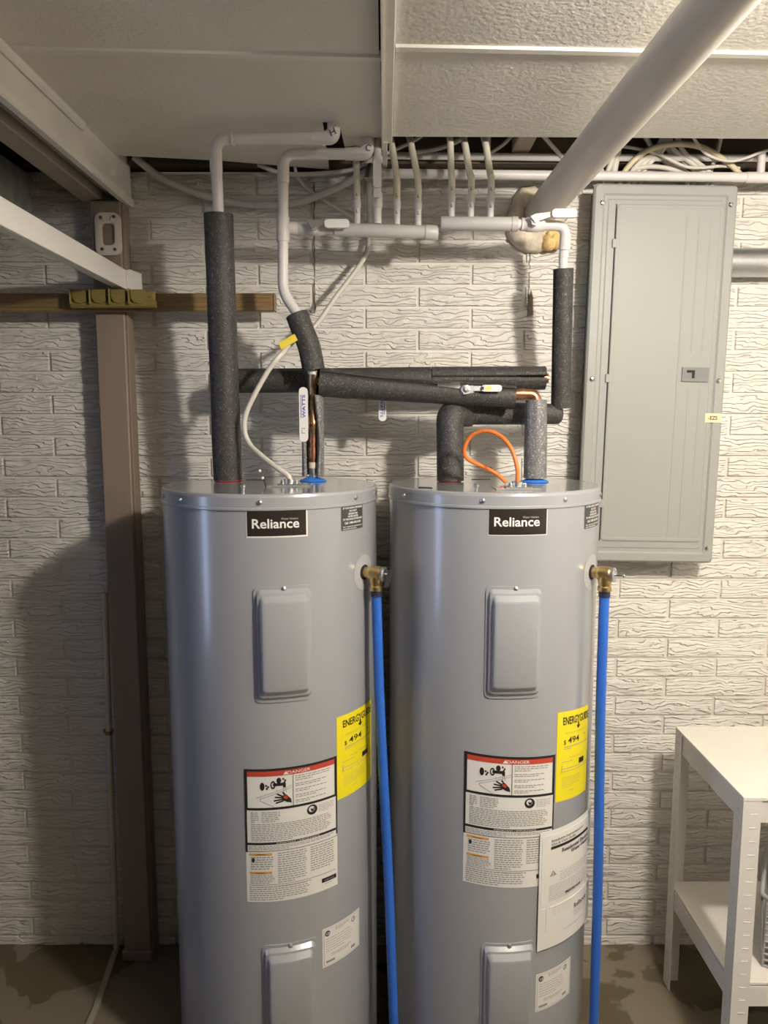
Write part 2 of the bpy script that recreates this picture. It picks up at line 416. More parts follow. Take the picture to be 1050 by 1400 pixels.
# each ceiling panel with the edges it was cut to
panel([(-.731, 1.525), (-.008, 1.560), (-.004, 1.968), (-.057, 1.968), (-.058, 2.028), (-.104, 2.030), (-.109, 1.875), (-.150, 1.872), (-.158, 2.205), (-.300, 2.172), (-.457, 2.134), (-.69, 2.10), (-.7305, 2.092)])
panel([(.022, 1.518), (1.35, 1.570), (1.40, 1.985), (.9, 1.975), (.45, 1.966), (.022, 1.962)])
panel([(-.731, .31), (-.010, .345), (-.010, 1.546), (-.731, 1.512)])
panel([(.020, .30), (1.30, .35), (1.30, 1.556), (.020, 1.505)])
panel([(-.731, YF), (-.010, YF), (-.010, .335), (-.731, .30)]); panel([(.020, YF), (1.30, YF), (1.30, .34), (.020, .29)])
panel([(1.36, 1.572), (XR, 1.60), (XR, 2.0), (1.41, 1.986)]); panel([(1.31, YF), (XR, YF), (XR, 1.59), (1.31, 1.557)])
def strip(a, c, wd, drop=.006):
    a, c = V(*a), V(*c); d = (c-a).normalized(); q = V(-d.y, d.x)*wd/2
    b = MB(); b.prism([tuple(a-q), tuple(c-q), tuple(c+q), tuple(a+q)], (0,0,CEIL-drop), (1,0,0), (0,1,0), drop+.008); return b.build('seam_strip', 'seam', ceil)
strip((-.735, 1.517), (-.006, 1.552), .016); strip((.022, 1.511), (1.31, 1.563), .016); strip((1.31, 1.564), (XR, 1.595), .016)
strip((-.735, .305), (-.006, .340), .016); strip((.022, .295), (1.3, .345), .016); strip((1.305, YF), (1.305, 1.55), .016)
b = MB(); b.box(-.006, .021, YF, 1.966, CEIL-.016, CEIL+.006, .002); b.box(-.006, -.002, YF, 1.99, CEIL-.022, CEIL-.01); b.box(-.006, .009, 1.95, 2.14, CEIL-.018, CEIL-.006, .002)
b.build('batten', 'trim', ceil)

# boxed beam on the left, open floor space beyond it
beam = struct(MB().box(-.757, -.731, YF, 2.212, 2.345, 2.475, .001).build('trim_1', 'trim')); ORG['trim_1'] = V(0,0,0)
b = MB(); b.box(-.748, -.724, YF, 2.214, 2.326, 2.350, .004); b.build('lower_moulding', 'trim', beam)
b = MB(); b.box(-.733, -.719, YF, 1.87, 2.407, 2.43, .005); b.build('upper_moulding', 'trim', beam)
b = MB(); b.box(-.79, -.757, YF, 2.19, 2.352, 2.372, .003); b.build('soffit_board', 'plate', beam)
b = MB(); b.box(-.862, -.800, YF, 2.19, 2.334, 2.372, .003); b.build('bottom_plate', 'plate', beam)
b = MB(); b.box(-.88, -.765, YF, 2.19, 2.374, 2.56); b.build('beam_core', 'joist', beam)

# ------------------------------------------------------------------ wooden post and what hangs on the left
t = thing('support_post', 'brown-painted square wooden post against the brick wall under the beam', 'post', (-.785, 2.18, 0))
b = MB(); b.box(-.830, -.744, 2.150, 2.214, .03, 2.330, .004); b.build('shaft', 'post', t)
b = MB(); b.box(-.744, -.738, 2.158, 2.208, .03, 2.325, .001); b.build('edge_strip', 'post', t)
b = MB(); b.box(-.836, -.738, 2.143, 2.216, 0, .035, .004); b.build('foot_block', 'post', t)

t = thing('mounting_plate', 'off-white plastic mounting plate with an oval opening screwed to the post top', 'mounting plate', (-.778, 2.15, 2.236))
o_ = rrect(-.036, .036, -.058, .058, .02, 5); i_ = rrect(-.018, .018, -.031, .029, .012, 5); b = MB(); n_ = len(o_)
def ring(b, outs, P, y0, y1):
    k = len(b.v); n = len(outs[0])
    for prof, y in ((outs[0], y0), (outs[0], y1), (outs[1], y1), (outs[1], y0)): b.v += [V(P[0]+x, y, P[2]+z) for x, z in prof]
    for q in range(3):
        for i in range(n): j = (i+1) % n; b.face((k+q*n+i, k+q*n+j, k+(q+1)*n+j, k+(q+1)*n+i))
ring(b, (o_, i_), (-.778, 0, 2.236), 2.1495, 2.141); b.build('plate', 'vplug', t)
ring(b := MB(), (rrect(-.031, .031, -.053, .053, .018, 5), rrect(-.021, .021, -.034, .032, .013, 5)), (-.778, 0, 2.236), 2.142, 2.1385); b.build('raised_rim', 'vplug', t)
for dx, dz in ((-.017, .044), (.019, .046), (-.017, -.042), (.019, -.043)):
    b = MB(); b.lathe([(0, .004), (.004, .0035), (.005, 0)], (-.778+dx, 2.139, 2.236+dz), (0,-1,0), 10); b.build('screw', 'bronze', t)
for dx in (-.014, .014):
    b = MB(); b.tube([(-.778+dx, 2.138, 2.236+.045), (-.778+dx*.7, 2.138, 2.236+.034)], .003, 6); b.build('slot', 'beige', t)

t = thing('wall_rail', 'brown wooden rail with grooved face fixed horizontally across the post', 'wall rail', (-.8, 2.14, 2.03))
b = MB(); b.box(-1.9, -.312, 2.118, 2.148, 2.021, 2.070, .003)
b.build('board', 'rail', t)
for z in (2.033, 2.046, 2.058): MB().box(-1.9, -.318, 2.1155, 2.119, z-.0022, z+.0022, .0008).build('groove_bead', 'rail', t)
MB().box(-.3125, -.307, 2.1165, 2.1485, 2.0205, 2.0705, .002).build('end_cap', 'rail', t)
t = thing('tool_clip', 'olive-yellow plastic tool holder with rounded hooks on the wooden rail', 'tool holder', (-.75, 2.1, 2.046))
b = MB(); b.box(-.866, -.640, 2.098, 2.1150, 2.030, 2.073, .003); b.build('backing', 'olive', t)
MB().tube(dense((-.872, 2.098, 2.036), (-.636, 2.098, 2.036), 1), .011, 12).build('lower_roll', 'olive', t)
for k in range(4):
    x = -.845+.054*k
    b = MB(); b.prism([(-.019, .018), (-.019, -.004), (-.012, -.016), (.004, -.020), (.019, -.014), (.019, .018)], (x, 2.099, 2.056), (1,0,0), (0,0,1), .016); b.build('hook', 'olive', t)
    MB().box(x-.025, x-.0215, 2.076, 2.1, 2.034, 2.076, .001).build('divider', 'olive', t)
for x in (-.765, -.652): MB().lathe([(0, .003), (.003, .0025), (.004, 0)], (x, 2.0975 if x > -.7 else 2.082, 2.058), (0,-1,0), 8).build('screw', 'chrome', t)

t = thing('white_rail', 'white flat metal rail running toward the viewer from the post at left', 'rail', (-.73, 2.0, 2.1))
b = MB(); b.box(-.737, -.731, .2, 2.140, 2.083, 2.138, .0015); b.build('web', 'white', t)
b = MB(); b.box(-.760, -.737, .2, 2.135, 2.083, 2.088, .001); b.build('bottom_flange', 'white', t)
b = MB(); b.prism([(0, 0), (.042, .0), (.042, .050), (.012, .062), (0, .060)], (-.7305, 2.146, 2.077), (1,0,0), (0,0,1), .007); b.build('end_bracket', 'white', t)

t = thing('sheet_duct', 'dark grey speckled rectangular air duct beside the beam, upper left', 'duct', (-1.25, 1.2, 2.3))
b = MB(); b.box(-1.6, -1.0, -2.5, 2.17, 2.297, 2.405, .003); b.build('casing', 'duct', t)
for y in (.3, 1.5): MB().box(-1.607, -.993, y-.012, y+.012, 2.290, 2.412, .002).build('seam_band', 'duct', t)

t = thing('post_conduit', 'thin beige conduit running down the wall beside the brown post', 'conduit', (-.87, 2.2, .6))
b = MB(); b.tube([(-.857, 2.2, 1.17), (-.866, 2.2, .7), (-.874, 2.2, .0)], .0095, 12); b.build('pipe', 'beige', t)
b = MB(); b.tube([(-.8565, 2.2, 1.13), (-.8560, 2.2, 1.19)], .0125, 12); b.build('coupling', 'beige', t)
b = MB(); b.tube([(-.866, 2.2, .735), (-.866, 2.2, .747)], .0115, 12); b.box(-.886, -.866, 2.205, 2.215, .736, .746); b.build('clip', 'bronze', t)
b = MB(); b.tube(spline([(-.852, 2.203, 1.19), (-.846, 2.207, 1.30), (-.838, 2.209, 1.5), (-.836, 2.211, 2.0)], 5), .003, 6); b.build('wire', 'cable', t)
b = MB(); b.prism([(-.880, 2.18), (-.852, 1.95), (-.835, 1.5), (-.817, 1.5), (-.834, 1.95), (-.862, 2.18)], (0,0,.0005), (1,0,0), (0,1,0), .010)
tag(b.build('floor_strip', 'strip'), 'low beige cover strip on the concrete floor below the conduit', 'cover strip')

# ------------------------------------------------------------------ water heaters
TOP = 1.55; RAD = .27
def heater(name, c, a_plate, P, which):
    cx, cy = c
    t = thing(name, P['label'], 'water heater', (cx, cy, 0), 'grey electric water heaters')
    def cyl(az, z, r): return V(cx+r*math.sin(R(az)), cy-r*math.cos(R(az)), z)
    MB().lathe([(RAD*.96, 0), (RAD*.96, .02)], (cx, cy, 0), n=96).lathe([(RAD-.004, .02), (RAD, .028), (RAD, 1.522)], (cx, cy, 0), n=128).build('body', 'heater', t)
    b = MB(); b.lathe([(RAD+.0012, 1.5135), (RAD+.0035, 1.5150), (RAD+.0035, 1.5195)], (cx, cy, 0), n=128)
    b.lathe([(RAD+.0035, 1.5195), (RAD+.0022, 1.5215), (RAD+.0022, 1.543), (RAD+.0005, 1.5485), (RAD-.004, 1.5510)], (cx, cy, 0), n=128); b.build('cap_ring', 'heater', t)
    b = MB(); b.lathe([(RAD-.004, 1.5510), (RAD-.010, 1.5500)], (cx, cy, 0), n=128); b.lathe([(RAD-.010, 1.5500), (0.0005, 1.5500)], (cx, cy, 0), n=128, sm=False); b.build('top_lid', 'heatertop', t)
    for az in P['screws']:
        b = MB(); d = cyl(az, 0, 1)-V(cx, cy, 0); b.lathe([(.0058, 0), (.0055, .003), (.002, .0045), (0, .0045)], cyl(az, 1.533, RAD+.002), d, 10); b.build('screw', 'silver', t)
    # things on the lid: junction cover with cable clamp, slot, wire ends, gaskets
    px, py = P['clamp']
    b = MB(); b.box(px-.055, px+.052, py-.028, py+.055, TOP, TOP+.0035, .001); b.build('junction_cover', 'heatertop', t)
    b = MB(); b.box(px-.030, px+.034, py-.018, py+.016, TOP+.0035, TOP+.0065, .001); cl = b.build('cable_clamp', 'silver', t)
    b = MB(); b.lathe([(.0135, .0), (.0135, .012), (.0095, .012), (.0095, 0)], (px+.0, py, TOP+.006), n=16); b.build('clamp_ring', 'silver', cl)
    for dx in (-.017, .017):
        b = MB(); b.lathe([(.0055, 0), (.0055, .006), (.004, .009), (0, .009)], (px+dx, py-.006, TOP+.006), n=10); b.build('clamp_screw', 'silver', cl)
    sx, sy = P['slot']; MB().box(sx-.026, sx+.026, sy-.006, sy+.006, TOP, TOP+.0012).build('lid_slot', 'gap', t)
    sx, sy = P['pin']; MB().lathe([(.004, 0), (.004, .010), (.0065, .012), (.0065, .017), (.003, .020), (0, .020)], (sx, sy, TOP), n=10).build('lid_screw', 'silver', t)
    if which == 1:
        b = MB(); b.tube(spline([(px-.055, py-.03, TOP), (px-.059, py-.03, TOP+.014), (px-.064, py-.03, TOP+.024)], 3), .0018, 6); b.build('ground_wire', 'gap', t)
        for dz, dx in ((.022, -.0635), (.040, -.070)): MB().sphere((px+dx, py-.03, TOP+dz), .0042, 8, 5).build('wire_tip', 'plew', t)
    else:
        b = MB(); b.prism([(-.014, -.012), (.020, -.020), (.016, -.006), (-.012, .006)], (.098, 1.79, TOP), (1,0,0), (0,1,0), .0015); b.build('lid_notch', 'gap', t)
    hx, hy, kx, ky = P['ports']
    MB().lathe([(.03, 0), (.0390 if which == 1 else .030, .0015), (.0390 if which == 1 else .030, .0030), (.028, .005)], (hx, hy, TOP), n=24).build('hot_gasket', 'gred', t)
    MB().lathe([(.034, 0), (.0375, .001), (.033, .0045), (.014, .012), (.014, .0)], (kx, ky, TOP), n=24).build('cold_gasket', 'gblue', t)
    # access panels: flange, two pressed steps, flat face
    for z0, z1, az in P['doors']:
        b = MB(); aw = 14.3
        lay = [(aw, 0, 0.0), (aw, 0, .0028), (aw-1.3, .007, .0030), (aw-2.0, .015, .011), (aw-3.2, .020, .0122), (aw-4.2, .032, .0225), (aw-4.7, .036, .0236)]
        prev = None; rad = [.012, .012, .011, .010, .010, .008, .007]
        for (w_, dz, h), rr in zip(lay, rad):
            U = RAD*R(w_); shp = rrect(-U, U, z0+dz, z1-dz, rr, 3); fine = []
            for i in range(len(shp)):
                p, q = shp[i], shp[(i+1) % len(shp)]; m = 8 if abs(p[0]-q[0]) > .05 else 1
                for j in range(m): fine.append((p[0]+(q[0]-p[0])*j/m, p[1]+(q[1]-p[1])*j/m))
            ringv = [len(b.v)+i for i in range(len(fine))]
            b.v += [cyl(az+math.degrees(u/RAD), z, RAD+h) for u, z in fine]
            if prev:
                for i in range(len(fine)): j = (i+1) % len(fine); b.face((prev[i], prev[j], ringv[j], ringv[i]), False)
            prev = ringv
        k = len(b.v); U = RAD*R(9.5)
        n_ = len(prev); top = {}
        pts2 = [(i, fine[i]) for i in range(n_)]
        hi_ = sorted([q for q in pts2 if q[1][1] > (z0+z1)/2], key=lambda q: q[1][0]); lo_ = sorted([q for q in pts2 if q[1][1] <= (z0+z1)/2], key=lambda q: q[1][0])
        for (a1, _), (a2, _), (b1, _), (b2, _) in zip(hi_[:-1], hi_[1:], lo_[:-1], lo_[1:]): b.face((prev[b1], prev[b2], prev[a2], prev[a1]), True)
        dr = b.build('access_panel', 'heater', t)
        d = cyl(az, 0, 1)-V(cx, cy, 0)
        b = MB(); b.lathe([(.0058, 0), (.0055, .003), (.002, .005), (0, .005)], cyl(az, z1-.006, RAD+.0025), d, 10); b.build('screw', 'silver', dr)
    # printed labels
    def surf(az0, zt, off, shear=0): return lambda u, v: cyl(az0+math.degrees(u/RAD), zt-v+shear*u, RAD+off)
    def base(nm, az0, az1, z0, z1, m, shear=0, off=.0007):
        s = Sheet(surf(az0, z1, off, shear)); W_ = RAD*R(az1-az0); s.rect(m, 0, W_, z1-z0, 0, 18)
        o = s.b[m].build(nm, m, t); pr = Sheet(lambda u, v: surf(az0, z1, off+.0007, shear)(u, v)); return o, pr, W_, z1-z0
    # brand plate
    a = a_plate
    lab, p, W_, H_ = base('brand_plate', a-14.6, a+14.6, 1.4535, 1.5185, 'plew' if which == 1 else 'plew')
    f = p.f; p.f = lambda u, v: f(u, v)
    bd = .0038 if which == 1 else .0022
    p.rect('plateb', bd*.6, W_-bd, H_-bd, bd*.8, 14)
    p.done(lab, {'plateb': 'dark_field'})
    p = Sheet(surf(a-14.6, 1.5185, .0021)); flip = p.f; p.f = lambda u, v: flip(u, H_-v)
    p.text('plew', 'Reliance', W_*.475, H_*.49, width=W_*.76, h=H_*.33, bold=.018)
    p.text('lgrey', 'Water Heaters', W_*.70, H_*.655, width=W_*.28, h=H_*.07); p.done(lab)
    # service sticker
    lab, p, W_, H_ = base('service_sticker', *P['sticker'], 1.4575, 1.5175, 'sticker'); f2 = p.f; p.f = lambda u, v, f2=f2, H_=H_: f2(u, H_-v)
    for i, (s_, wd, y) in enumerate((('IF YOU HAVE A PROBLEM', .88, .87), ('DO NOT', .34, .75), ('RETURN THIS', .42, .635), ('WATER HEATER', .48, .53), ('TO THE PLACE OF PURCHASE', .88, .425), ('Call 1-800-432-4538', .74, .285), ('for service assistance', .86, .14), ('and information', .60, .06))):
        p.text('plew', s_, W_*.5 if i < 6 else W_*.06, H_*y, width=W_*wd, h=H_*(.085 if i == 5 else .045 if i > 5 else .075), bold=.03, align='c' if i < 6 else 'l')
    p.done(lab)
    # danger label
    az0, zt, sh = P['danger']; lab, p, W_, H_ = base('danger_label', az0, az0+47.9, zt-.332, zt, 'paper', sh)
    X = lambda x: x*W_; Y = lambda y: y*H_
    f3 = p.f
    def txt(m, s_, x, y, wd, hh, al='c', bold=0):
        q = Sheet(lambda u, v: f3(u, 2*Y(y)-v)); q.text(m, s_, X(x), Y(y), width=wd*W_, h=hh*H_, align=al, bold=bold); up.append(q)
    up = []
    def para(m, x0, x1, y0, y1, n, **k): p.para(m, X(x0), X(x1), Y(y0), Y(y1), n, **k)   # v runs downward on the label
    for r_ in ((0, 1, 0, .020), (0, 1, .288, .306), (0, .030, .02, .30), (.968, 1, .02, .30), (0, .02, .3, .62), (.984, 1, .3, .60), (0, .98, .548, .566), (.0, 1, .612, .616), (.03, .97, .868, .871), (.497, .503, .058, .288)):
        p.rect('ink', X(r_[0]), X(r_[1]), Y(r_[2]), Y(r_[3]))
    p.rect('red', X(.03), X(.968), Y(.020), Y(.057))
    for y0, y1 in ((.628, .646), (.768, .786)): p.rect('amber', X(.035), X(.27), Y(y0), Y(y1))
    # pictogram: two knobs with sparkles, tap, basin and scalded hand
    p.disc('ink', X(.185), Y(.130), X(.024), Y(.030)); p.disc('ink', X(.355), Y(.092), X(.024), Y(.022))
    for x, y in ((.225, .125), (.245, .135), (.232, .148), (.40, .083), (.42, .095), (.412, .108)): p.poly('ink', [(X(x), Y(y-.010)), (X(x+.012), Y(y)), (X(x), Y(y+.010)), (X(x-.012), Y(y))])
    p.disc('ink', X(.295), Y(.122), X(.026), Y(.030), inner=.6); p.rect('ink', X(.295), X(.41), Y(.110), Y(.132)); p.poly('ink', [(X(.385), Y(.112)), (X(.425), Y(.114)), (X(.425), Y(.146)), (X(.398), Y(.146))])
    for a_, c_ in (((.12, .215), (.49, .135)), ((.16, .222), (.49, .150)), ((.16, .222), (.165, .236)), ((.165, .236), (.30, .285)), ((.33, .158), (.33, .17)), ((.405, .150), (.40, .18)), ((.42, .150), (.43, .18))): p.line('grey', (X(a_[0]), Y(a_[1])), (X(c_[0]), Y(c_[1])), .0011)
    p.poly('ink', [(X(.385), Y(.205)), (X(.43), Y(.200)), (X(.475), Y(.235)), (X(.485), Y(.265)), (X(.44), Y(.258)), (X(.39), Y(.240))])
    for (x0, y0), (x1, y1) in (((.39, .212), (.335, .190)), ((.39, .222), (.310, .214)), ((.39, .234), (.300, .240)), ((.40, .245), (.320, .258)), ((.42, .206), (.392, .180))): p.line('ink', (X(x0), Y(y0)), (X(x1), Y(y1)), .0036)
    p.poly('red', [(X(.40), Y(.208)), (X(.43), Y(.206)), (X(.45), Y(.226)), (X(.43), Y(.236)), (X(.40), Y(.225))])
    for y0, y1, n, s_ in ((.066, .112, 3, 1), (.124, .152, 2, 2), (.166, .194, 2, 3), (.208, .236, 2, 4), (.248, .276, 2, 5)): para('grey', .525, .93 if n == 3 else .88, y0, y1, n, seed=s_, ink=.42)
    para('grey', .06, .14, .318, .40, 6, seed=6); para('grey', .17, .43, .318, .40, 6, seed=7, fill=.75)
    p.disc('ink', X(.70), Y(.350), X(.058), Y(.038)); p.disc('paper', X(.695), Y(.345), X(.034), Y(.022), n=10)
    up2 = Sheet(lambda u, v: surf(az0, zt, .0021, sh)(u, v)); up2.poly('ink', [(X(.68), Y(.335)), (X(.705), Y(.345)), (X(.73), Y(.330)), (X(.715), Y(.36)), (X(.69), Y(.362))]); up.append(up2)
    para('lgrey', .775, .96, .325, .385, 5, seed=8); para('grey', .06, .93, .405, .54, 10, seed=9); para('grey', .03, .95, .572, .606, 3, seed=10)
    para('grey', .05, .29, .652, .755, 6, seed=11); para('grey', .04, .30, .79, .862, 6, seed=12); para('grey', .33, .64, .626, .862, 14, seed=13); para('grey', .675, .965, .626, .82, 11, seed=14)
    para('grey', .03, .66, .878, .99, 7, seed=15); para('grey', .36, .95, .876, .892, 1, seed=16); para('lgrey', .84, .98, .945, .958, 1, seed=17)
    p.disc('ink', X(.075), Y(.680), X(.016), Y(.018)); p.rect('ink', X(.80), X(.98), Y(.905), Y(.938))
    p.done(lab, {'red': 'red_band', 'amber': 'orange_band', 'ink': 'black_print', 'grey': 'small_print', 'lgrey': 'faint_print', 'paper': 'white_spot'})
    f3 = surf(az0, zt, .0021, sh)
    txt('plew', 'DANGER', .565, .0385, .24, .022, bold=.004); txt('plew', 'IMPORTANT / IMPORTANTE', .55, .557, .46, .0105)
    txt('lgrey', 'american', .89, .9215, .12, .012)
    q = Sheet(f3); q.poly('plew', [(X(.40), Y(.051)), (X(.455), Y(.051)), (X(.4275), Y(.026))]); up.append(q)
    txt('ink', 'WARNING', .15, .637, .11, .009); txt('ink', 'WARNING', .15, .777, .11, .009)
    for q in up: q.done(lab)
    # energy label
    az0, az1, z0, z1, sh = P['energy']; lab, p, W_, H_ = base('energy_label', az0, az1, z0, z1, 'yellow', sh); f4 = p.f
    p.f = lambda u, v: f4(u, H_-v)
    p.text('ink', 'ENERGYGUIDE', W_*.13, H_*.895, width=W_*.86, h=H_*.088, align='l', bold=.018)
    p.poly('ink', [(W_*.555, H_*.855), (W_*.595, H_*.855), (W_*.595, H_*.82), (W_*.64, H_*.82), (W_*.575, H_*.78), (W_*.51, H_*.82), (W_*.555, H_*.82)])
    p.text('grey', 'Estimated Yearly Energy Cost', W_*.50, H_*.755, width=W_*.60, h=H_*.016)
    p.text('ink', '$', W_*.19, H_*.655, h=H_*.058, bold=.008); p.text('ink', '494', W_*.44, H_*.672, width=W_*.34, h=H_*.070, bold=.010)
    p.rect('grey', W_*.17, W_*.98, H_*.600, H_*.608); p.para('grey', W_*.17, W_*.7, H_*.59, H_*.575, 1); p.rect('ink', W_*.80, W_*.83, H_*.685, H_*.70)
    p.text('grey', 'Cost Range of Similar Models', W_*.56, H_*.478, width=W_*.50, h=H_*.014); p.para('grey', W_*.12, W_*.9, H_*.445, H_*.430, 1)
    p.rect('ink', W_*.63, W_*.82, H_*.375, H_*.435); p.rect('grey', W_*.12, W_*.98, H_*.358, H_*.364); p.rect('grey', W_*.12, W_*.98, H_*.328, H_*.333); p.rect('grey', W_*.12, W_*.135, H_*.32, H_*.40)
    p.para('grey', W_*.14, W_*.7, H_*.27, H_*.14, 6, seed=3, ink=.14); p.para('grey', W_*.35, W_*.62, H_*.11, H_*.095, 1); p.done(lab, {'ink': 'black_print'})
    # rating label
    az0, z1 = P['rating']; lab, p, W_, H_ = base('rating_label', az0, az0+25.8, z1-.103, z1, 'paper'); f5 = p.f; p.f = lambda u, v: f5(u, H_-v)
    for r_ in ((.03, .97, .04, .05), (.03, .97, .95, .96), (.03, .042, .04, .96), (.958, .97, .04, .96)): p.rect('lgrey', W_*r_[0], W_*r_[1], H_*r_[2], H_*r_[3])
    p.disc('ink', W_*.12, H_*.85, W_*.062, n=16); p.disc('grey', W_*.79, H_*.84, W_*.06, n=16, inner=.6); p.rect('grey', W_*.79, W_*.81, H_*.80, H_*.88)
    p.para('grey', W_*.30, W_*.68, H_*.93, H_*.84, 3, seed=2, ink=.4); p.para('lgrey', W_*.08, W_*.92, H_*.74, H_*.36, 6, seed=4, ink=.3, fill=.8); p.para('grey', W_*.2, W_*.75, H_*.31, H_*.22, 2, seed=5, ink=.35)
    p.rect('grey', W_*.08, W_*.29, H_*.09, H_*.15); p.rect('grey', W_*.72, W_*.84, H_*.10, H_*.17); p.done(lab)
    p2 = Sheet(lambda u, v: surf(az0, z1, .0021)(u, H_-v)); p2.text('paper', 'CE', W_*.125, H_*.85, h=H_*.065, bold=.02); p2.done(lab)
    # relief valve: escutcheon, brass body, test lever
    az, zv = P['valve']; d = (cyl(az, 0, 1)-V(cx, cy, 0)).normalized(); sd = V(d.y, -d.x, 0)
    b = MB(); k = len(b.v); n = 32; b.v.append(cyl(az, zv, RAD+.0018))
    for i in range(n): a_ = 2*math.pi*i/n; b.v.append(cyl(az+math.degrees(.044*math.cos(a_)/RAD), zv+.044*math.sin(a_), RAD+.001))
    for i in range(n): b.face((0, 1+i, 1+(i+1) % n))
    b.build('escutcheon', 'esc', t)
    v0 = cyl(az, zv, RAD); val = MB().lathe([(.0175, 0), (.0175, .002), (.0135, .004), (.0135, .014), (.016, .016), (.018, .022), (.018, .046), (.0165, .050)], v0, d, 20)
    c_ = v0+d*.034; val.lathe([(.017, .0), (.0165, .020), (.0145, .028), (.0145, .030), (.0165, .032), (.0165, .042), (.0125, .043)], c_, (0,0,-1), 18)
    rv = val.build('relief_valve', 'brass', t)
    MB().lathe([(.0185, .0), (.0185, .003), (.013, .004)], v0+d*.0005, d, 20).build('port_seal', 'gap', rv)
    MB().lathe([(.0165, .050), (.0175, .051), (.0175, .057), (.014, .059), (0, .059)], v0, d, 20).build('spring_cap', 'silver', rv)
    e = v0+d*.059
    b = MB(); b.tube([e, e+d*.010], .0035, 8)
    if which == 1:
        ux = (V(0,0,-1)+d*-.25).normalized(); b.prism([(-.008, -.012), (.008, -.012), (.0075, .030), (-.0075, .030)], e+d*.008, sd, ux, .006)
    else:
        b.tube([e+d*.010, e+d*.016], .0025, 8); b.sphere(e+d*.020, .0045, 8, 5)
    b.build('test_lever', 'chrome', rv)
    return t, v0+d*.034, zv-.042
P1 = dict(label='grey electric water heater on the left, next to the brown post', screws=(-62, -40.7, 3.2, 54.8, 80), clamp=(-.237, 1.835), slot=(-.357, 2.03), pin=(-.322, 1.665),
          ports=(-.425, 1.99, -.193, 1.985), doors=((1.072, 1.343, 13.6), (.20, .470, 14.0)), sticker=(44.8, 61.6), danger=(-7.3, .9125, .012), energy=(40.8, 71.5, .800, 1.009, 0), rating=(31.0, .481), valve=(63, 1.346))
P2 = dict(label='grey electric water heater on the right, with white instruction sheets hanging on it', screws=(-60, -13.1, 28.9, 66), clamp=(.320, 1.752), slot=(.272, 2.045), pin=(.212, 1.675),
          ports=(.177, 1.968, .404, 1.957), doors=((1.070, 1.337, 3.5), (.180, .450, 4.2)), sticker=(44.6, 64.5), danger=(-20.2, .935, -.07), energy=(28.6, 57.5, .795, 1.022, -.11), rating=(19.6, .354), valve=(55, 1.346))
H1, v1, vz1 = heater('water_heater', (-.29, 1.878), 11.2, P1, 1)
H2, v2, vz2 = heater('water_heater', (.285, 1.91), 4.3, P2, 2)

def hose(name, label, top, zt, bot):
    t = thing(name, label, 'pipe', (bot[0], bot[1], 0), 'blue discharge pipes')
    a = V(top.x, top.y, zt+.003); c = V(*bot)
    b = MB(); b.tube(spline([a, a.lerp(c, .25)+V(-.002, 0, 0), a.lerp(c, .6)+V(.002, 0, 0), c], 8), .0122, 18); b.build('pipe', 'blue', t)
    b = MB(); b.tube([a+V(0,0,.004), a.lerp(c, .014)], .0138, 18); b.build('collar', 'navy', t)
hose('discharge_pipe', 'blue discharge pipe hanging between the two heaters from the left valve', v1, vz1, (.030, 1.71, .03))
hose('discharge_pipe', 'blue discharge pipe down the right side of the right heater', v2, vz2, (.552, 1.745, .03))

# instruction sheets taped to the right heater
def bookf(az0, zt, off):
    c = P2c = (.285, 1.91)
    def f(u, v):
        s_ = off+.0018+.10*max(0, u-.03)**1.5
        a = R(az0)+u/(RAD+.006); return V(c[0]+(RAD+s_)*math.sin(a), c[1]-(RAD+s_)*math.cos(a), zt-v+.0*u)
    return f
t = thing('instruction_booklet', 'white printed instruction sheets hanging on the right heater beside its warning label', 'booklet', (.285+.27*math.sin(R(40)), 1.91-.27*math.cos(R(40)), .40))
def sheet(nm, m, u0, u1, v0, v1, off, th=.0008):
    b = MB(); n = 14; f0, f1 = bookf(19.6, .727, off), bookf(19.6, .727, off+th); k = 0
    for i in range(n+1):
        u = u0+(u1-u0)*i/n; b.v += [f1(u, v0), f1(u, v1), f0(u, v1), f0(u, v0)]
    for i in range(n):
        for q in range(4): b.face((4*i+q, 4*i+(q+1) % 4, 4*i+4+(q+1) % 4, 4*i+4+q))
    b.face((0, 3, 2, 1)); b.face((4*n, 4*n+1, 4*n+2, 4*n+3)); return b.build(nm, m, t)
W_, H_ = .208, .308
sheet('back_page', 'plew', 0, W_, .0, .10, .0002); sheet('back_page', 'plew', 0, W_-.022, .09, .30, .0002)
sheet('front_page', 'paper', .006, W_-.022, .012, .205, .0014); pg = sheet('lower_page', 'paper', .003, W_, .200, H_, .0022)
sheet('sleeve_edge', 'plew', -.002, .004, 0, H_, .003)
fb = bookf(19.6, .727, .0034); p = Sheet(lambda u, v: fb(u, H_-v)); s = lambda x, y: (W_*x, H_*(1-y))
def tt(m, body, x, y, wd, h, al='c', bold=0): p.text(m, body, W_*x, H_*(1-y), width=W_*wd, h=h, align=al, bold=bold)
tt('ink', 'Installation Instructions and', .16, .085, .55, .0062, 'l'); tt('ink', 'Use & Care Guide', .16, .115, .40, .0062, 'l')
p.rect('ink', W_*.15, W_*.86, H_*(1-.158), H_*(1-.135)); tt('ink', 'Residential Electric', .88, .195, .56, .0105, 'r', .012); tt('ink', 'Water Heater', .88, .235, .40, .0100, 'r', .012)
p.para('lgrey', W_*.30, W_*.86, H_*.635, H_*.55, 5, seed=1, ink=.3); p.para('lgrey', W_*.14, W_*.86, H_*.54, H_*.40, 9, seed=2, ink=.3); p.poly('grey', [s(.14, .385), s(.245, .385), s(.19, .335)])
tt('plew', '!', .19, .368, .014, .008)
tt('ink', 'PRINTED 0199', .55, .575, .30, .0065, bold=.03); p.para('lgrey', W_*.2, W_*.55, H_*.345, H_*.27, 4, seed=5, ink=.14)
